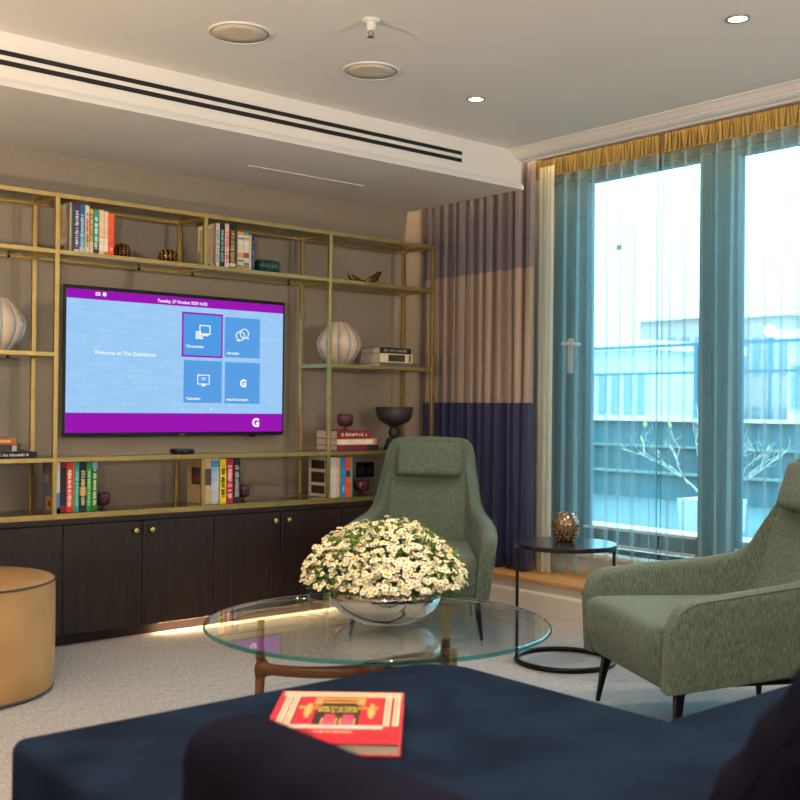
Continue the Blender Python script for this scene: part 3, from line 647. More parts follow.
p = atY(394, 451, 4.83); t = thing('pedestal_bowl', 'charcoal pedestal bowl with ball-shaped stem behind the armchair', 'bowl', (p.x, 4.83, ZLo))
MB().lathe([(.001, 0), (.060, 0), (.060, .012), (.048, .045), (.044, .062), (.024, .066), (.001, .066)], 40).build('base', MT['charcoal'], t, smooth=True)
MB().lathe([(.034*math.sin(a)+.0005, .098-.036*math.cos(a)) for a in [PI*i/14 for i in range(15)]], 32).build('stem_ball', MT['charcoal'], t, smooth=True)
MB().lathe([(.001, .128), (.03, .130), (.045, .142), (.088, .165), (.100, .185), (.112, .245), (.107, .245), (.094, .188), (.08, .174), (.001, .155)], 48).build('bowl', MT['charcoal'], t, smooth=True)

p = atY(182, 453, 4.82); t = thing('media_box', 'small flat black media box under the television', 'electronics', (p.x, 4.82, ZLo))
MB().rbox((0, 0, .014), (.100, .085, .026), .010, 3).build('casing', MT['tvblack'], t, smooth=True)
MB().box(-.006, .006, -.0435, -.0425, .010, .014).build('status_light', MT['chrome'], t)

# ================================================================== CURTAINS
def sheet(y0, y1, z0, z1, xc, amp, waves, seed, nz=24, bottom=1.0, top=.55, per=14, fold=.25):
    r = random.Random(seed); n = int(waves*per); m = MB()
    ph = [0]; 
    for i in range(n): ph.append(ph[-1]+2*PI*waves/n*r.uniform(.85, 1.15))
    am = [1.0]
    for i in range(n): am.append(max(.45, min(1.25, am[-1]+r.uniform(-.16, .16))))
    kd = r.uniform(0, 6); rows = []
    for k in range(nz+1):
        u = k/nz; z = z0+(z1-z0)*u; a = amp*(bottom+(top-bottom)*u)
        row = []
        for i in range(n+1):
            s_ = i/n; y = y0+(y1-y0)*s_
            y += .012*math.sin(3*PI*s_*waves/6+kd)*(1-u) + fold*amp*math.sin(2*ph[i]+.8)
            x = xc + a*am[i]*math.sin(ph[i] + .25*math.sin(u*2.2+kd+i*.11)) + .2*a*math.sin(2.3*ph[i]+kd)
            row.append(m.bm.verts.new((x, y, z)))
        rows.append(row)
    for k in range(nz):
        for i in range(n): m.face([rows[k][i], rows[k][i+1], rows[k+1][i+1], rows[k+1][i]])
    return m
ct = thing('blockout_curtain', 'full-length curtain in mauve, beige and navy bands in the corner', 'curtain', (0, 0, 0))
sheet(5.085, 4.150, .186, 2.53, 4.512, .041, 12, 3, top=.75, per=20).build('drape', MT['curtain'], ct, smooth=True, solid=.003)
# sheers
cs1 = thing('sheer_curtain', 'sheer voile curtain panel over the glazed door, left of the heading gap', 'sheer curtain', (0, 0, 0), 0, 'sheer voile curtain panels')
cs2 = thing('sheer_curtain', 'sheer voile curtain panel at the right, in front of the mullion and fixed window', 'sheer curtain', (0, 0, 0), 0, 'sheer voile curtain panels')
YG = atX(660, 400, 4.60).y
ZH0, ZH1 = 2.405, 2.50
for cs, y0, y1, wv, sd in ((cs1, 4.250, YG+.016, 9, 11), (cs2, YG-.016, 1.40, 22, 5)):
    sheet(y0, y1, .190, ZH0, 4.60, .026, wv, sd, bottom=1, top=.7, per=26, fold=.42).build('voile', MT['sheer'], cs, smooth=True)
    sheet(y0, y1, ZH0, ZH1, 4.60, .016, wv*6, sd+1, nz=4, bottom=1, top=1, per=8).build('heading_tape', MT['sheer_head'], cs, smooth=True)
    hem = y1 if cs is cs1 else y0
    sheet(hem-.008, hem+.008, .190, ZH0, 4.588, .004, 1, sd+3, bottom=1, top=1, per=10).build('side_hem', MT['sheer_hem'], cs, smooth=True)
    cm = MB(); cm.tube([(4.584, y0, ZH0), (4.584, y1, ZH0)], .0028, 6); cm.build('heading_cord', MT['sheer_head'], cs)
t = MB().box(4.585, 4.615, 1.3, 5.0, 2.52, 2.54).build('curtain_track', MT['white']); tag(t, 'white ceiling track hidden behind the cornice carrying the curtains', 'curtain track')
# second, bunched stack of voile against the dark curtain
cs3 = thing('sheer_curtain', 'bunched sheer voile hanging beside the dark banded curtain', 'sheer curtain', (0, 0, 0), 0, 'sheer voile curtain panels')
sheet(4.128, 4.020, .190, 2.44, 4.520, .022, 4, 21, bottom=1, top=.6, per=20).build('voile', MT['sheer_cream'], cs3, smooth=True)

# ================================================================== ARMCHAIRS
def lerp(a, b_, t): return a+(b_-a)*t
def interp(tab, s):
    for (s0, v0), (s1, v1) in zip(tab[:-1], tab[1:]):
        if s <= s1: 
            q = (s-s0)/(s1-s0); return tuple(lerp(a, b_, q) for a, b_ in zip(v0, v1))
    return tab[-1][1]
#            s      x     y     top    lean
CH = [(0.00, (.383, -.385, .395, 0)), (.015, (.385, -.375, .440, 0)), (.045, (.386, -.35, .474, 0)), (.09, (.384, -.31, .492, 0)), (.30, (.372, -.12, .512, .0)), (.48, (.345, .08, .530, .06)), (.58, (.312, .190, .552, .15)),
      (.63, (.288, .225, .585, .22)), (.67, (.272, .240, .665, .28)), (.74, (.252, .262, .790, .33)), (.80, (.236, .275, .885, .34)), (.84, (.214, .284, .918, .34)), (.88, (.170, .294, .932, .34)), (1.0, (0, .305, .938, .34))]
def make_chair():
    t = thing('armchair', '', 'armchair')
    ns, nt = 56, 14; th = .072
    half = [i/ns for i in range(ns+1)]
    S = [(s, 1) for s in half] + [(s, -1) for s in half[::-1][1:]]
    base = [(lambda v, sg: (v[0]*sg, v[1], v[2], v[3]))(interp(CH, s), sg) for s, sg in S]
    nrm = []
    for i in range(len(base)):
        a, b_ = base[max(0, i-2)], base[min(len(base)-1, i+2)]
        tx, ty = b_[0]-a[0], b_[1]-a[1]; l = math.hypot(tx, ty); nrm.append((ty/l, -tx/l))   # outward
    def P(i, z, inset):
        x, y, h, ln = base[i]; f_ = .90+.10*min(1, (z-.19)/.30)
        nx, ny = nrm[i]
        return Vector(((x-nx*inset)*f_, (y-ny*inset)+ln*max(0, z-.36), z))
    m = MB(); cols = []
    for i in range(len(base)):
        h = base[i][2]; loop = []; zb = .19+.055*max(0, min(1, (base[i][1]+.385)/.70))
        for k in range(nt+1): loop.append(P(i, lerp(zb, h-.02, k/nt), 0))
        loop += [P(i, h-.006, .010), P(i, h, .028), P(i, h, th-.028), P(i, h-.006, th-.010)]
        for k in range(nt, -1, -1): loop.append(P(i, lerp(zb, h-.02, k/nt), th))
        cols.append([m.bm.verts.new(p) for p in loop])
    n = len(cols[0])
    for a, b_ in zip(cols[:-1], cols[1:]):
        for j in range(n): m.face([a[j], b_[j], b_[(j+1) % n], a[(j+1) % n]])
    # front ends of the arms
    for c_, flip in ((cols[0], False), (cols[-1], True)):
        q = n//2
        for j in range(q-1): 
            fv = [c_[j], c_[j+1], c_[n-2-j], c_[n-1-j]]
            if len(set(fv)) == 4: m.face(fv)
    sh = m.build('shell', MT['chair'], t, smooth=True)
    sh.modifiers.new('bev', 'BEVEL').width = .010; sh.modifiers['bev'].segments = 3; sh.modifiers['bev'].limit_method = 'ANGLE'; sh.modifiers['bev'].angle_limit = math.radians(50)
    pp = [P(i, base[i][2]-.008, .004) for i in range(0, len(base), 2)]
    MB().tube(pp, .0035, 6).build('piping', MT['chair2'], t, smooth=True)
    # seat: upholstered block whose front runs down to the underside
    def sf(q):
        q = q.copy(); k = (q.y+.31)/.62
        q.x *= lerp(1.0, .80, max(0, min(1, k)))
        if q.z < 0: q.y += .03*(-q.z/.1) if q.y < -.2 else 0
        q.z += .012*max(0, -q.y) if q.z > 0 else 0
        return q
    MB().rbox((0, -.095, .292), (.585, .625, .215), .035, 8, crown=.016, fn=sf).build('seat', MT['chair'], t, smooth=True)
    # headrest cushion slung on the inner face of the back
    rot = Matrix.Rotation(-math.atan(.34), 3, 'X')
    MB().rbox((0, .350, .815), (.345, .062, .185), .028, 6, rot=rot).build('headrest', MT['chair2'], t, smooth=True)
    for sx in (-1, 1):
        for sy, fy in ((-1, -.315), (1, .26)):
            l_ = MB(); tx = .285 if sy < 0 else .21
            l_.bar((sx*tx, fy, .190), (sx*(tx+.030), fy+sy*.025, 0), .034, .030, .014, .014, side=(1, 0, 0))
            l_.bar((sx*(tx+.012), fy+sy*.012, .176), (sx*(tx-.13), fy-sy*.13, .186), .026, .026, .026, .008, side=(sx*-.7, sy*.7, 0))
            l_.build('leg', MT['leg_metal'], t, bevel=.003)
    MB().box(-.24, .24, -.28, .24, .180, .196).build('base_frame', MT['leg_metal'], t)
    return t
ch1 = make_chair(); ch1.location = (3.653, 4.111, 0); ch1.rotation_euler = (0, 0, math.radians(-46.5))
ch1['label'] = 'green high-back armchair facing out from the corner behind the glass table'; ch1['group'] = 'green high-back armchairs'
ch2 = copy_tree(ch1); ch2.location = (3.372, 2.188, 0); ch2.rotation_euler = (0, 0, math.radians(-117.8))
ch2['label'] = 'green high-back armchair at the right edge, turned towards the television'

# ================================================================== ROUND SIDE TABLE
st = thing('side_table', 'round black metal side table with hoop base between the armchairs', 'side table', (3.598, 3.118, 0), math.radians(0))
RS = .219
MB().lathe([(.001, .496), (RS-.001, .496), (RS, .498), (RS, .514), (RS-.002, .516), (.001, .516)], 72).build('table_top', MT['black_top'], st, smooth=False)
MB().ring((0, 0, .011), RS-.011, .011, 72, 10).build('hoop_base', MT['black_metal'], st, smooth=True)
for dx, dy in ((-.762, .648), (.72, -.69)):
    l_ = math.hypot(dx, dy); dx /= l_; dy /= l_; q = RS-.011
    MB().bar((dx*q, dy*q, .012), (dx*q, dy*q, .497), .020, .012, side=(-dy, dx, 0)).build('leg', MT['black_metal'], st, bevel=.002)
p = atZ(565.5, 541, .516); honeycomb((p.x, p.y, .516), .060, .125, 'round silver and amber honeycomb candle holder on the black side table', MT['mosaic'], None, rows=8, n=18, facet='amber2', fs=.74)

# ================================================================== GLASS COFFEE TABLE
TC = Vector((2.285, 2.79, 0)); ZT = .385
tb = thing('coffee_table', 'round glass coffee table on curved walnut legs with brass caps', 'coffee table', (TC.x, TC.y, 0))
RG = .572
MB().lathe([(.001, ZT-.014), (RG-.006, ZT-.014), (RG-.004, ZT-.0138)], 128, cap1=False).build('glass_underside', MT['table_glass'], tb)
gt = MB().lathe([(RG-.004, ZT-.0002), (RG-.006, ZT), (.001, ZT)], 128, cap0=False); 
m_ = MB(); m_.lathe([(RG-.006, ZT), (.001, ZT)], 128, cap0=False, cap1=True); m_.build('glass_top', MT['table_glass'], tb)
MB().lathe([(RG-.006, ZT-.014), (RG-.002, ZT-.012), (RG, ZT-.007), (RG-.002, ZT-.002), (RG-.006, ZT)], 128, cap0=False, cap1=False).build('glass_edge', MT['glass_edge'], tb, smooth=True)
legs = [(math.radians(129), .405), (math.radians(10), .375), (math.radians(266), .395)]
for an, r in legs:
    x, y = r*math.cos(an), r*math.sin(an); dx, dy = math.cos(an), math.sin(an)
    lg = MB()
    lg.tube([(x+dx*.006, y+dy*.006, 0), (x+dx*.003, y+dy*.003, .10), (x, y, .19), (x, y, .24), (x, y, ZT-.115)], .016, 14, rad=[.0125, .015, .017, .017, .0155])
    path, rad = [], []
    for i in range(17):
        s_ = i/16; q = r*(1-s_)-.004; side = .05*math.sin(s_*PI)
        path.append((q*dx-dy*side, q*dy+dx*side, .205+.02*s_)); rad.append(.018+.020*max(0, 1-s_*9)**2+.003*s_)
    lg.tube(path, .02, 14, rad=rad)
    lo_ = lg.build('leg', MT['walnut'], tb, smooth=True)
    MB().lathe([(.001, ZT-.118), (.0125, ZT-.118), (.0125, ZT-.018), (.010, ZT-.0145), (.001, ZT-.0145)], 24, c=(x, y, 0)).build('brass_cap', MT['brass'], lo_)
MB().lathe([(.001, .205), (.045, .208), (.055, .228), (.045, .248), (.001, .252)], 32).build('hub', MT['walnut'], tb, smooth=True)

# silver bowl and daisies
BC = Vector((2.305, 2.775, ZT+.0004))
bw = thing('silver_bowl', 'wide polished silver bowl of daisies on the glass table', 'bowl', BC)
MB().lathe([(.001, 0), (.075, 0), (.10, .004), (.140, .022), (.170, .050), (.184, .082), (.180, .110), (.168, .122), (.164, .120), (.176, .108), (.179, .082), (.165, .052), (.136, .026), (.09, .010), (.001, .008)], 72).build('body', MT['silver'], bw, smooth=True)
dz = thing('daisy_bouquet', 'dense dome of small white daisies with yellow centres in the silver bowl', 'flowers', BC)
def daisy(seed):
    r = random.Random(seed); m = MB(); n = 11
    for i in range(n):
        a = 2*PI*i/n+r.uniform(-.1, .1); L_ = .0115*r.uniform(.88, 1.1); w = .0031; dr = r.uniform(-.003, .001)
        d = Vector((math.cos(a), math.sin(a), 0)); s_ = Vector((-math.sin(a), math.cos(a), 0))
        pts = [d*.0025-s_*w*.5, d*.0025+s_*w*.5, d*L_*.7+s_*w+Vector((0, 0, .0012+dr*.4)), d*L_+Vector((0, 0, dr)), d*L_*.7-s_*w+Vector((0, 0, .0012+dr*.4))]
        m.face([m.bm.verts.new(p) for p in pts])
    return m
def centre(): return MB().lathe([(.0048, .0003), (.0046, .0019), (.0028, .0034), (.0005, .0038)], 10, cap0=False)
variants = []
for v in range(4):
    a = daisy(v); bmesh.ops.recalc_face_normals(a.bm, faces=a.bm.faces); me = bpy.data.meshes.new('petals'); a.bm.to_mesh(me); a.bm.free(); me.materials.append(MT['petal']); variants.append(me)
a = centre(); bmesh.ops.recalc_face_normals(a.bm, faces=a.bm.faces); CM = bpy.data.meshes.new('flower_centre'); a.bm.to_mesh(CM); a.bm.free(); CM.materials.append(MT['pollen'])
rr = random.Random(5); spots = []
NFL = 1500
AX, AZ, Z0 = .268, .205, .118
tries = 0
while len(spots) < NFL and tries < 120000:
    tries += 1
    ph = rr.uniform(0, 2*PI); cz = rr.uniform(.06, 1.0); sr = math.sqrt(max(0, 1-cz*cz))
    k = rr.uniform(.88, 1.05)*(1+.05*math.sin(3*ph+1)+.04*math.sin(5*ph))
    pos = Vector((AX*sr*math.cos(ph)*k, AX*sr*math.sin(ph)*k, Z0+AZ*cz*k))
    if pos.z < .128 and math.hypot(pos.x, pos.y) < .19: continue
    if any((pos-q[0]).length < .0104 for q in spots): continue
    nv = Vector((pos.x/AX**2, pos.y/AX**2, (pos.z-Z0)/AZ**2+1.2)).normalized(); nv = (nv+Vector((rr.uniform(-.45, .45), rr.uniform(-.45, .45), rr.uniform(-.2, .45)))).normalized()
    spots.append((pos, nv, rr.uniform(.85, 1.12)))
tocam = Vector((CAM.x-BC.x, CAM.y-BC.y, CAM.z-BC.z)).normalized()
spots.sort(key=lambda q: -(q[0].normalized().dot(tocam)*.6+q[1].dot(tocam)*.4))
def fm(pos, nv, sc): 
    return Matrix.Translation(pos) @ nv.to_track_quat('Z', 'Y').to_matrix().to_4x4() @ Matrix.Scale(sc, 4)
rest_p, rest_c = MB(), MB()
for i, (pos, nv, sc) in enumerate(spots):
    mx = fm(pos, nv, sc)
    if i < 100:
        o = bpy.data.objects.new('daisy', variants[i % 4]); COL.objects.link(o); o.parent = dz; o.matrix_local = mx
        c_ = bpy.data.objects.new('flower_centre', CM); COL.objects.link(c_); c_.parent = o
    else:
        for src, dst in ((variants[i % 4], rest_p), (CM, rest_c)):
            vs = [dst.bm.verts.new(mx @ v.co) for v in src.vertices]
            for pl in src.polygons: dst.face([vs[q] for q in pl.vertices])
o = rest_p.build('daisies', MT['petal'], dz); o['kind'] = 'stuff'
o = rest_c.build('flower_centres', MT['pollen'], dz, smooth=True); o['kind'] = 'stuff'
stm = MB(); lf = MB()
for i, (pos, nv, sc) in enumerate(spots):
    if i % 2 == 0:
        q = Vector((pos.x*.25, pos.y*.25, .06)); mid = pos*.75+q*.25-nv*.03
        stm.tube([pos-nv*.0005, mid, q], .0011, 4)
o = stm.build('stems', MT['stem'], dz); o['kind'] = 'stuff'
for i in range(2000):
    ph = rr.uniform(0, 2*PI); cz = rr.uniform(-.02, 1.0); sr = math.sqrt(max(0, 1-cz*cz)); k = rr.uniform(.62, .97)
    pos = Vector((AX*sr*math.cos(ph)*k, AX*sr*math.sin(ph)*k, Z0+AZ*cz*k))
    if pos.z < .14 and math.hypot(pos.x, pos.y) < .21: pos.z = .14
    if i > 1900: q_ = rr.uniform(.196, .235); pos = Vector((q_*math.cos(ph), q_*math.sin(ph), rr.uniform(.085, .14)))
    d = Vector((math.cos(ph)*sr+rr.uniform(-.5, .5), math.sin(ph)*sr+rr.uniform(-.5, .5), cz+rr.uniform(-.5, .5))).normalized()
    s_ = d.cross(Vector((rr.uniform(-1, 1), rr.uniform(-1, 1), rr.uniform(-1, 1)))).normalized(); L_ = rr.uniform(.018, .034); w = L_*.28
    u_ = d.cross(s_)
    v = [lf.bm.verts.new(p) for p in (pos, pos+d*L_*.5+s_*w+u_*.002, pos+d*L_, pos+d*L_*.5-s_*w+u_*.002)]; lf.face(v)
o = lf.build('leaves', MT['leaf'], dz); o['kind'] = 'stuff'

# ================================================================== TAN POUFFE
pf = thing('pouffe', 'round tan leather pouffe at the left edge of the picture', 'pouffe', (1.416, 4.237, 0))
RP, HP = .372, .425
RP = .365
pf.location = (1.386, 4.222, 0)
MB().lathe([(.001, .004), (RP-.012, .004), (RP-.003, .02), (RP, .10), (RP+.001, .22), (RP-.001, HP-.03), (RP-.002, HP-.006)], 96, cap1=False).build('side_panel', MT['tan'], pf, smooth=True)
MB().lathe([(RP-.002, HP-.006), (RP-.010, HP), (RP*.8, HP+.004), (RP*.4, HP+.006), (.001, HP+.006)], 96, cap0=False).build('top_panel', MT['tan'], pf, smooth=True)
MB().ring((0, 0, HP-.004), RP-.001, .0042, 96, 8).build('piping', MT['tan_seam'], pf, smooth=True)
MB().ring((0, 0, .012), RP-.006, .0045, 96, 8).build('piping', MT['tan_seam'], pf, smooth=True)

# ================================================================== SOFA
sf = thing('sofa', 'large navy velvet corner sofa in the foreground with a book on its chaise', 'sofa', (0, 0, 0))
def rrect(x0, x1, y0, y1, r, n=10, r1=None):
    out = []; q = r; r1 = r1 or r
    for cx, cy, a0, r in ((x1-r1, y1-r1, 0, r1), (x0+q, y1-q, PI/2, q), (x0+q, y0+q, PI, q), (x1-q, y0+q, 1.5*PI, q)):
        for i in range(n+1): a = a0+PI/2*i/n; out.append((cx+r*math.cos(a), cy+r*math.sin(a)))
    return out
def slab(mb, x0, x1, y0, y1, z0, z1, rp, rt, crown=.0, r1=None):
    rings = []; n = 8; e_ = (r1 or rp)-rp
    for i in range(n+1):
        a = PI/2*i/n; d = rt*(1-math.sin(a)); rings.append([(x, y, z0+rt*(1-math.cos(a))) for x, y in rrect(x0+d, x1-d, y0+d, y1-d, max(.005, rp-d), 10, max(.005, rp-d)+e_)])
    for i in range(n+1):
        a = PI/2*i/n; d = rt*(1-math.cos(a)); rings.append([(x, y, z1-rt+rt*math.sin(a)) for x, y in rrect(x0+d, x1-d, y0+d, y1-d, max(.005, rp-d), 10, max(.005, rp-d)+e_)])
    for k, q in ((.06, .5), (.15, .8), (.28, 1)):
        if k > .45*min(x1-x0, y1-y0) or k <= rt*1.02: continue
        rings.append([(x, y, z1+crown*q) for x, y in rrect(x0+k, x1-k, y0+k, y1-k, max(.02, rp-k*.5), 10, max(.02, rp-k*.5)+e_)])
    mb.loft(rings)
ZSF = .420
m_ = MB(); slab(m_, .818, 1.985, .42, 2.168, .105, ZSF, .035, .024, .0, .15); m_.build('chaise_seat', MT['navy'], sf, smooth=True)
m_ = MB(); slab(m_, 1.984, 3.60, .42, 1.475, .105, .405, .07, .04, .0); m_.build('seat', MT['navy'], sf, smooth=True)
m_ = MB(); slab(m_, .800, .968, .20, 1.480, .10, .620, .070, .066, 0); m_.build('low_backrest', MT['plum'], sf, smooth=True)
m_ = MB(); slab(m_, 1.10, 3.60, .36, .56, .10, .600, .06, .055, 0); m_.build('low_backrest', MT['plum'], sf, smooth=True)
for x, y in ((.90, 2.08), (1.90, 2.08), (.90, .30), (3.5, 1.38), (3.5, .30)):
    MB().lathe([(.018, 0), (.022, .107), (.001, .107)], 20, c=(x, y, 0)).build('foot', MT['black_metal'], sf)
# ribbed cushion at the right
cu = thing('cushion', 'dark ribbed velvet cushion standing on the sofa at the lower right', 'cushion', (1.40, .68, .662), math.radians(0))
def cf(q):
    q = q.copy(); k = 1-.35*((q.x/.26)**2*(q.z/.21)**2); th = (1-(abs(q.x)/.272)**3)*(1-(abs(q.z)/.220)**3)
    q.y *= .25+.75*max(0, th)**.5
    q.y += .004*math.sin(q.z*70)*(1 if abs(q.y) > .01 else 0)
    return q
cm = MB().rbox((0, 0, 0), (.52, .16, .42), .05, 22, fn=cf); cm.build('cover', MT['plum'], cu, smooth=True, rot=(math.radians(35), 0, 0))

# red art book on the chaise
zb = ZSF+.001
b0 = atZ(281, 691, zb+.026); b1 = atZ(402, 693, zb+.026); b2 = atZ(403, 744, zb+.026)
ux = Vector((b1.x-b0.x, b1.y-b0.y, 0)); wbk = ux.length; ang = math.atan2(ux.y, ux.x); hbk = (Vector((b2.x, b2.y, 0))-Vector((b1.x, b1.y, 0))).length
ctr = (Vector((b0.x, b0.y, 0))+Vector((b2.x, b2.y, 0)))/2
rb = thing('art_book', 'large red hardback art book lying on the navy chaise', 'book', (ctr.x, ctr.y, zb), ang)
W2, H2 = wbk/2, hbk/2
m_ = MB(); m_.box(-W2, W2, -H2, H2, 0, .003); m_.box(-W2, W2, -H2, H2, .0235, .0265); m_.box(-W2, -W2+.003, -H2, H2, .003, .0235)
cv = m_.build('cover', flat('#c81f2c', .3), rb, bevel=.0008)
MB().box(-W2+.0035, W2-.004, -H2+.004, H2-.004, .0031, .0234).build('pages', MT['pages'], rb)
def art(x0, x1, y0, y1, c, lvl=0, name='cover_picture'):
    MB().box(-W2+x0*wbk, -W2+x1*wbk, -H2+y0*hbk, -H2+y1*hbk, .0262, .0268+.0002*lvl).build(name, flat(c, .35), cv)
art(.03, .985, .12, .985, '#a5242a')
art(.03, .985, .88, .985, '#d8a98c', 1); art(.03, .985, .85, .88, '#8a6a50', 2)
for x in (.06, .12, .86, .93): art(x, x+.045, .30, .9, '#e6c9b0', 3); art(x+.012, x+.03, .32, .88, '#b98a6a', 4)
art(.20, .32, .32, .86, '#c2202e', 2); art(.68, .82, .32, .86, '#c9202e', 2)
art(.33, .67, .30, .84, '#2f211d', 2)
for x0, x1, y0, y1 in ((.30, .70, .80, .84), (.30, .36, .70, .80), (.64, .70, .70, .80), (.36, .5, .74, .77), (.5, .64, .74, .77)): art(x0, x1, y0, y1, '#c98a45', 4)
for x in (.24, .73): art(x, x+.06, .50, .66, '#c9904a', 4); art(x+.015, x+.045, .44, .72, '#d6a25c', 5)
for x in (.40, .54): art(x, x+.10, .30, .40, '#d24a62', 5); art(x+.01, x+.09, .40, .50, '#cf3a52', 5); art(x-.01, x, .29, .44, '#c9a04a', 5); art(x+.10, x+.11, .29, .44, '#c9a04a', 5)
art(.16, .86, .24, .30, '#d8b8a8', 3)
GOLDT = flat('#d2b04a', .4)
for s_, y in (('BUCKINGHAM', .61), ('PALACE', .55)):
    text(s_, 'cover_title', .026 if len(s_) > 6 else .024, (0, -H2+y*hbk, .0278), GOLDT, cv, 'CENTER', (0, 0, 0), .0002)
text('THE INTERIORS', 'cover_title', .011, (0, -H2+.17*hbk, .0273), flat('#f0d8d0'), cv, 'CENTER', (0, 0, 0))

# ================================================================== OUTSIDE
MT['deck'] = mat('terrace_paving', '#33484d', .8, c2='#384e53', scale=(3, 3, 3))
MT['ext_wall'] = mat('terrace_wall_panel', '#154049', .6, c2='#18454e', scale=(2, 2, 2))
MT['ext_wall2'] = mat('terrace_wall_lower', '#1c4c54', .6, c2='#205058', scale=(2, 2, 2))
MT['coping'] = mat('pale_coping', '#d9dcd8', .6, c2='#d2d5d1', scale=(3, 3, 3))
MT['coping2'] = mat('dull_ledge', '#5b6f6c', .7, c2='#637774', scale=(3, 3, 3))
MT['far1'] = mat('far_facade', '#b9b4b0', .9, c2='#c2bdb9', scale=(.5, .5, .5))
MT['far2'] = mat('far_brick', '#9a8580', .9, c2='#a28d88', scale=(.5, .5, .5))
MT['far_glass'] = mat('far_window_glass', '#5d6f7c', .2, c2='#667884', scale=(.5, .5, .5))
MT['planter'] = mat('white_planter', '#e6e6e4', .5, c2='#dededc', scale=(3, 3, 3))
MT['twig'] = mat('pale_twig', '#b5b0a4', .8, c2='#a39e92', scale=(20, 20, 20))
MT['lime'] = mat('lime_leaf', '#9cbf3a', .6, c2='#aacc4a', scale=(20, 20, 20))
struct(MB().box(XW+.2, 9.6, -3, 16, .10, .25).build('terrace_floor', MT['deck']))
XT = 8.6
zl = [atX(650, y, XT).z for y in (512, 473.5, 471, 447, 445, 421, 418.5)]
tw = thing('terrace_wall', 'teal grey stepped terrace wall with pale ledges beyond the window', 'wall')
MB().box(XT, XT+.35, -3, 15.8, .25, zl[1]).build('lower_panel', MT['ext_wall2'], tw)
MB().box(XT-.05, XT+.35, -3, 15.8, zl[1], zl[2]).build('ledge', MT['coping2'], tw)
MB().box(XT+.02, XT+.35, -3, 15.8, zl[2], zl[3]).build('middle_panel', MT['ext_wall'], tw)
MB().box(XT-.02, XT+.35, -3, 15.8, zl[3], zl[4]).build('ledge', MT['coping2'], tw)
MB().box(XT+.05, XT+.35, -3, 15.8, zl[4], zl[5]).build('upper_panel', MT['ext_wall2'], tw)
MB().box(XT-.02, XT+.40, -3, 15.8, zl[5], zl[6]).build('coping', MT['coping'], tw)
# balustrade on the far side
zt1 = atX(650, 345, XT+.2).z; zt2 = atX(770, 371, XT+.2).z
bl = thing('terrace_railing', 'slim metal railing above the terrace wall', 'railing')
MB().box(XT+.17, XT+.22, -3, 15.8, zt1-.03, zt1).build('handrail', MT['frame'], bl)
MB().box(XT+.18, XT+.21, -3, 15.8, zt2-.012, zt2+.012).build('rail', MT['frame'], bl)
for i in range(9): MB().box(XT+.175, XT+.215, -2+i*2, -1.96+i*2, zl[6], zt1).build('post', MT['frame'], bl)
MB().box(XT+.192, XT+.198, -3, 15.8, zl[6]+.05, zt1-.06).build('glass_panel', MT['window_glass'], bl)
def planter(px, py_top, X, label):
    p = atX(px, py_top, X); t = thing('planter', label, 'planter', (p.x, p.y, .25)); h = p.z-.25; w = .17
    R_ = [[(sx*s_*w, sy*s_*w, z) for sx, sy in ((-1, -1), (1, -1), (1, 1), (-1, 1))] for s_, z in ((.92, 0), (1, h), (.9, h), (.88, h-.06))]
    MB().loft(R_, True, True).build('pot', MT['planter'], t)
    tw_ = MB(); r = random.Random(4); lv = MB()
    def branch(p0, d, L_, rad, dep):
        p1 = p0+d*L_; mid = p0+d*L_*.5+Vector((r.uniform(-.03, .03), r.uniform(-.03, .03), 0)); tw_.tube([p0, mid, p1], rad, 5, rad=[rad, rad*.85, rad*.6])
        if dep > 0:
            for k in range(3): branch(p0+d*L_*r.uniform(.35, 1), (d+Vector((r.uniform(-.7, .7), r.uniform(-.7, .7), r.uniform(-.1, .5)))).normalized(), L_*r.uniform(.5, .75), rad*.6, dep-1)
        elif r.random() < .12:
            s_ = d.cross(Vector((0, 0, 1))).normalized()*.02; lv.face([lv.bm.verts.new(q) for q in (p1, p1+d*.025+s_, p1+d*.06, p1+d*.025-s_)])
    for d in ((.25, .5, 1), (-.2, -.5, 1), (.1, .05, 1), (-.3, .8, .8), (.2, -.9, .8)): branch(Vector((0, 0, h-.06)), Vector(d).normalized(), .42, .009, 3)
    tw_.build('branches', MT['twig'], t); lv.build('leaves', MT['lime'], t)
planter(712, 499, 6.6, 'white square planter with a bare twiggy shrub outside the window')
def building(px0, px1, py_top, X, m, label, rows, cols, d=6, wm='far_glass'):
    a, b1 = atX(px0, py_top, X), atX(px1, py_top, X); y0, y1 = min(a.y, b1.y), max(a.y, b1.y); z1 = max(a.z, b1.z)
    t = thing('building', label, 'building', (X, (y0+y1)/2, -6)); hw = (y1-y0)/2; H = z1+6
    MB().box(0, d, -hw, hw, 0, H).build('facade', m, t)
    MB().box(-.3, d+.3, -hw-.3, hw+.3, H, H+.35).build('roof', MT['coping'], t)
    for r in range(rows):
        z = H-1.4-r*3
        for c_ in range(cols):
            yy = -hw+(c_+.5)*2*hw/cols; MB().box(-.06, .02, yy-.55*hw/cols, yy+.55*hw/cols, z-1.1, z+.5).build('window', MT[wm], t)
building(585, 648, 352, 34, MT['far1'], 'pale building with wide windows seen through the glazed door at the left', 2, 5)
building(640, 706, 322, 46, MT['far2'], 'distant brownish block seen in the middle of the glazed door', 2, 5)
building(738, 790, 318, 42, MT['far2'], 'distant brick block seen through the fixed window', 2, 4)
building(788, 900, 340, 36, MT['far1'], 'pale building at the right edge of the fixed window', 2, 6)
p = atX(770, 331, 9.6); gl = thing('globe_lamp', 'white globe lamp on a thin post outside the fixed window', 'lamp', (p.x, p.y, .0))
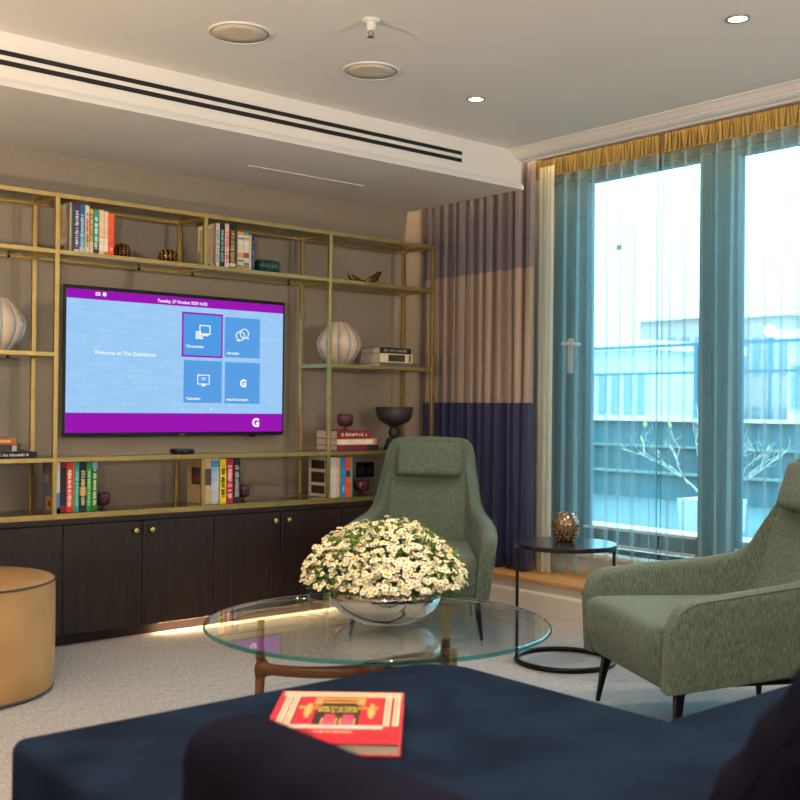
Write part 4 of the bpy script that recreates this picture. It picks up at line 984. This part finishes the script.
MB().lathe([(.062*math.sin(PI*i/14)+.0005, p.z-.062*math.cos(PI*i/14)) for i in range(15)], 24).build('globe', emis('globe_glow', '#ffffff', 3.0), gl, smooth=True)
MB().lathe([(.02, .25), (.015, p.z-.058)], 12).build('post', MT['frame'], gl)

# ================================================================== LIGHT
wd = bpy.data.worlds.new('world'); SC.world = wd; wd.use_nodes = True; N = wd.node_tree.nodes; L = wd.node_tree.links
bg = N['Background']; bg.inputs[0].default_value = (.35, .79, 1.0, 1)
tc = N.new('ShaderNodeTexCoord'); sp = N.new('ShaderNodeSeparateXYZ'); mr = N.new('ShaderNodeMapRange')      # overcast sky: zenith about three times the horizon
mr.inputs[1].default_value = 0; mr.inputs[2].default_value = 1; mr.inputs[3].default_value = 4.4; mr.inputs[4].default_value = 21
L.new(tc.outputs['Generated'], sp.inputs[0]); L.new(sp.outputs[2], mr.inputs[0]); L.new(mr.outputs[0], bg.inputs[1])
pl = bpy.data.lights.new('window_portal', 'AREA'); pl.shape = 'RECTANGLE'; pl.size = 2.2; pl.size_y = 2.8; pl.cycles.is_portal = True
po = bpy.data.objects.new('window_portal', pl); COL.objects.link(po); po.location = (XW+.22, 2.85, 1.38); po.rotation_euler = (0, PI/2, 0)
def fill_downlight(x, y, label, w): downlight(x, y, label, w)  # unseen downlights, added to light the room
fill_downlight(.60, 2.20, 'added fill downlight outside the view, above the left of the room', 40)
fill_downlight(2.05, 2.20, 'added fill downlight outside the view, above the coffee table', 30)
fill_downlight(.60, .30, 'added fill downlight outside the view, above the viewer', 40)
fill_downlight(2.05, .30, 'added fill downlight outside the view, above the sofa', 40)
fill_downlight(-1.0, 3.2, 'added fill downlight outside the view, at the far left', 40)
# unseen uplighters: left one inferred from the warm ceiling, two rear ones added as fill
def uplighter(x, y, watts, colr, label):
    t = thing('unseen_uplighter', label, 'floor lamp', (x, y, 0), 0)
    MB().lathe([(.001, 0), (.15, 0), (.15, .02), (.02, .03), (.012, .05), (.012, 1.35), (.001, 1.35)], 32).build('stand', MT['brass'], t)
    MB().lathe([(.02, 1.33), (.10, 1.36), (.18, 1.43), (.175, 1.43), (.098, 1.368), (.02, 1.34)], 40, cap0=False, cap1=False).build('lamp_bowl', MT['brass'], t, smooth=True)
    ld = bpy.data.lights.new('uplight_beam', 'POINT'); ld.energy = watts; ld.color = colr; ld.shadow_soft_size = .05
    lo = bpy.data.objects.new('uplight_beam', ld); COL.objects.link(lo); lo.parent = t; lo.location = (0, 0, 1.45)
uplighter(-.5, 2.9, 190, (1, .78, .52), 'uplighter floor lamp outside the view at the left')
uplighter(-1.2, -1.2, 290, (1, .92, .85), 'added fill uplighter outside the view behind the viewer')
uplighter(2.6, -1.6, 290, (1, .92, .85), 'added fill uplighter outside the view at the right behind the sofa')

SC.view_settings.view_transform = 'Standard'; SC.view_settings.look = 'None'; SC.view_settings.gamma = 1; SC.view_settings.exposure = 0
SC.view_settings.use_curve_mapping = False
cy = SC.cycles; cy.use_denoising = True; cy.max_bounces = 10; cy.diffuse_bounces = 5; cy.glossy_bounces = 4; cy.transparent_max_bounces = 24; cy.transmission_bounces = 6
cy.sample_clamp_indirect = 6; cy.caustics_reflective = False; cy.caustics_refractive = False
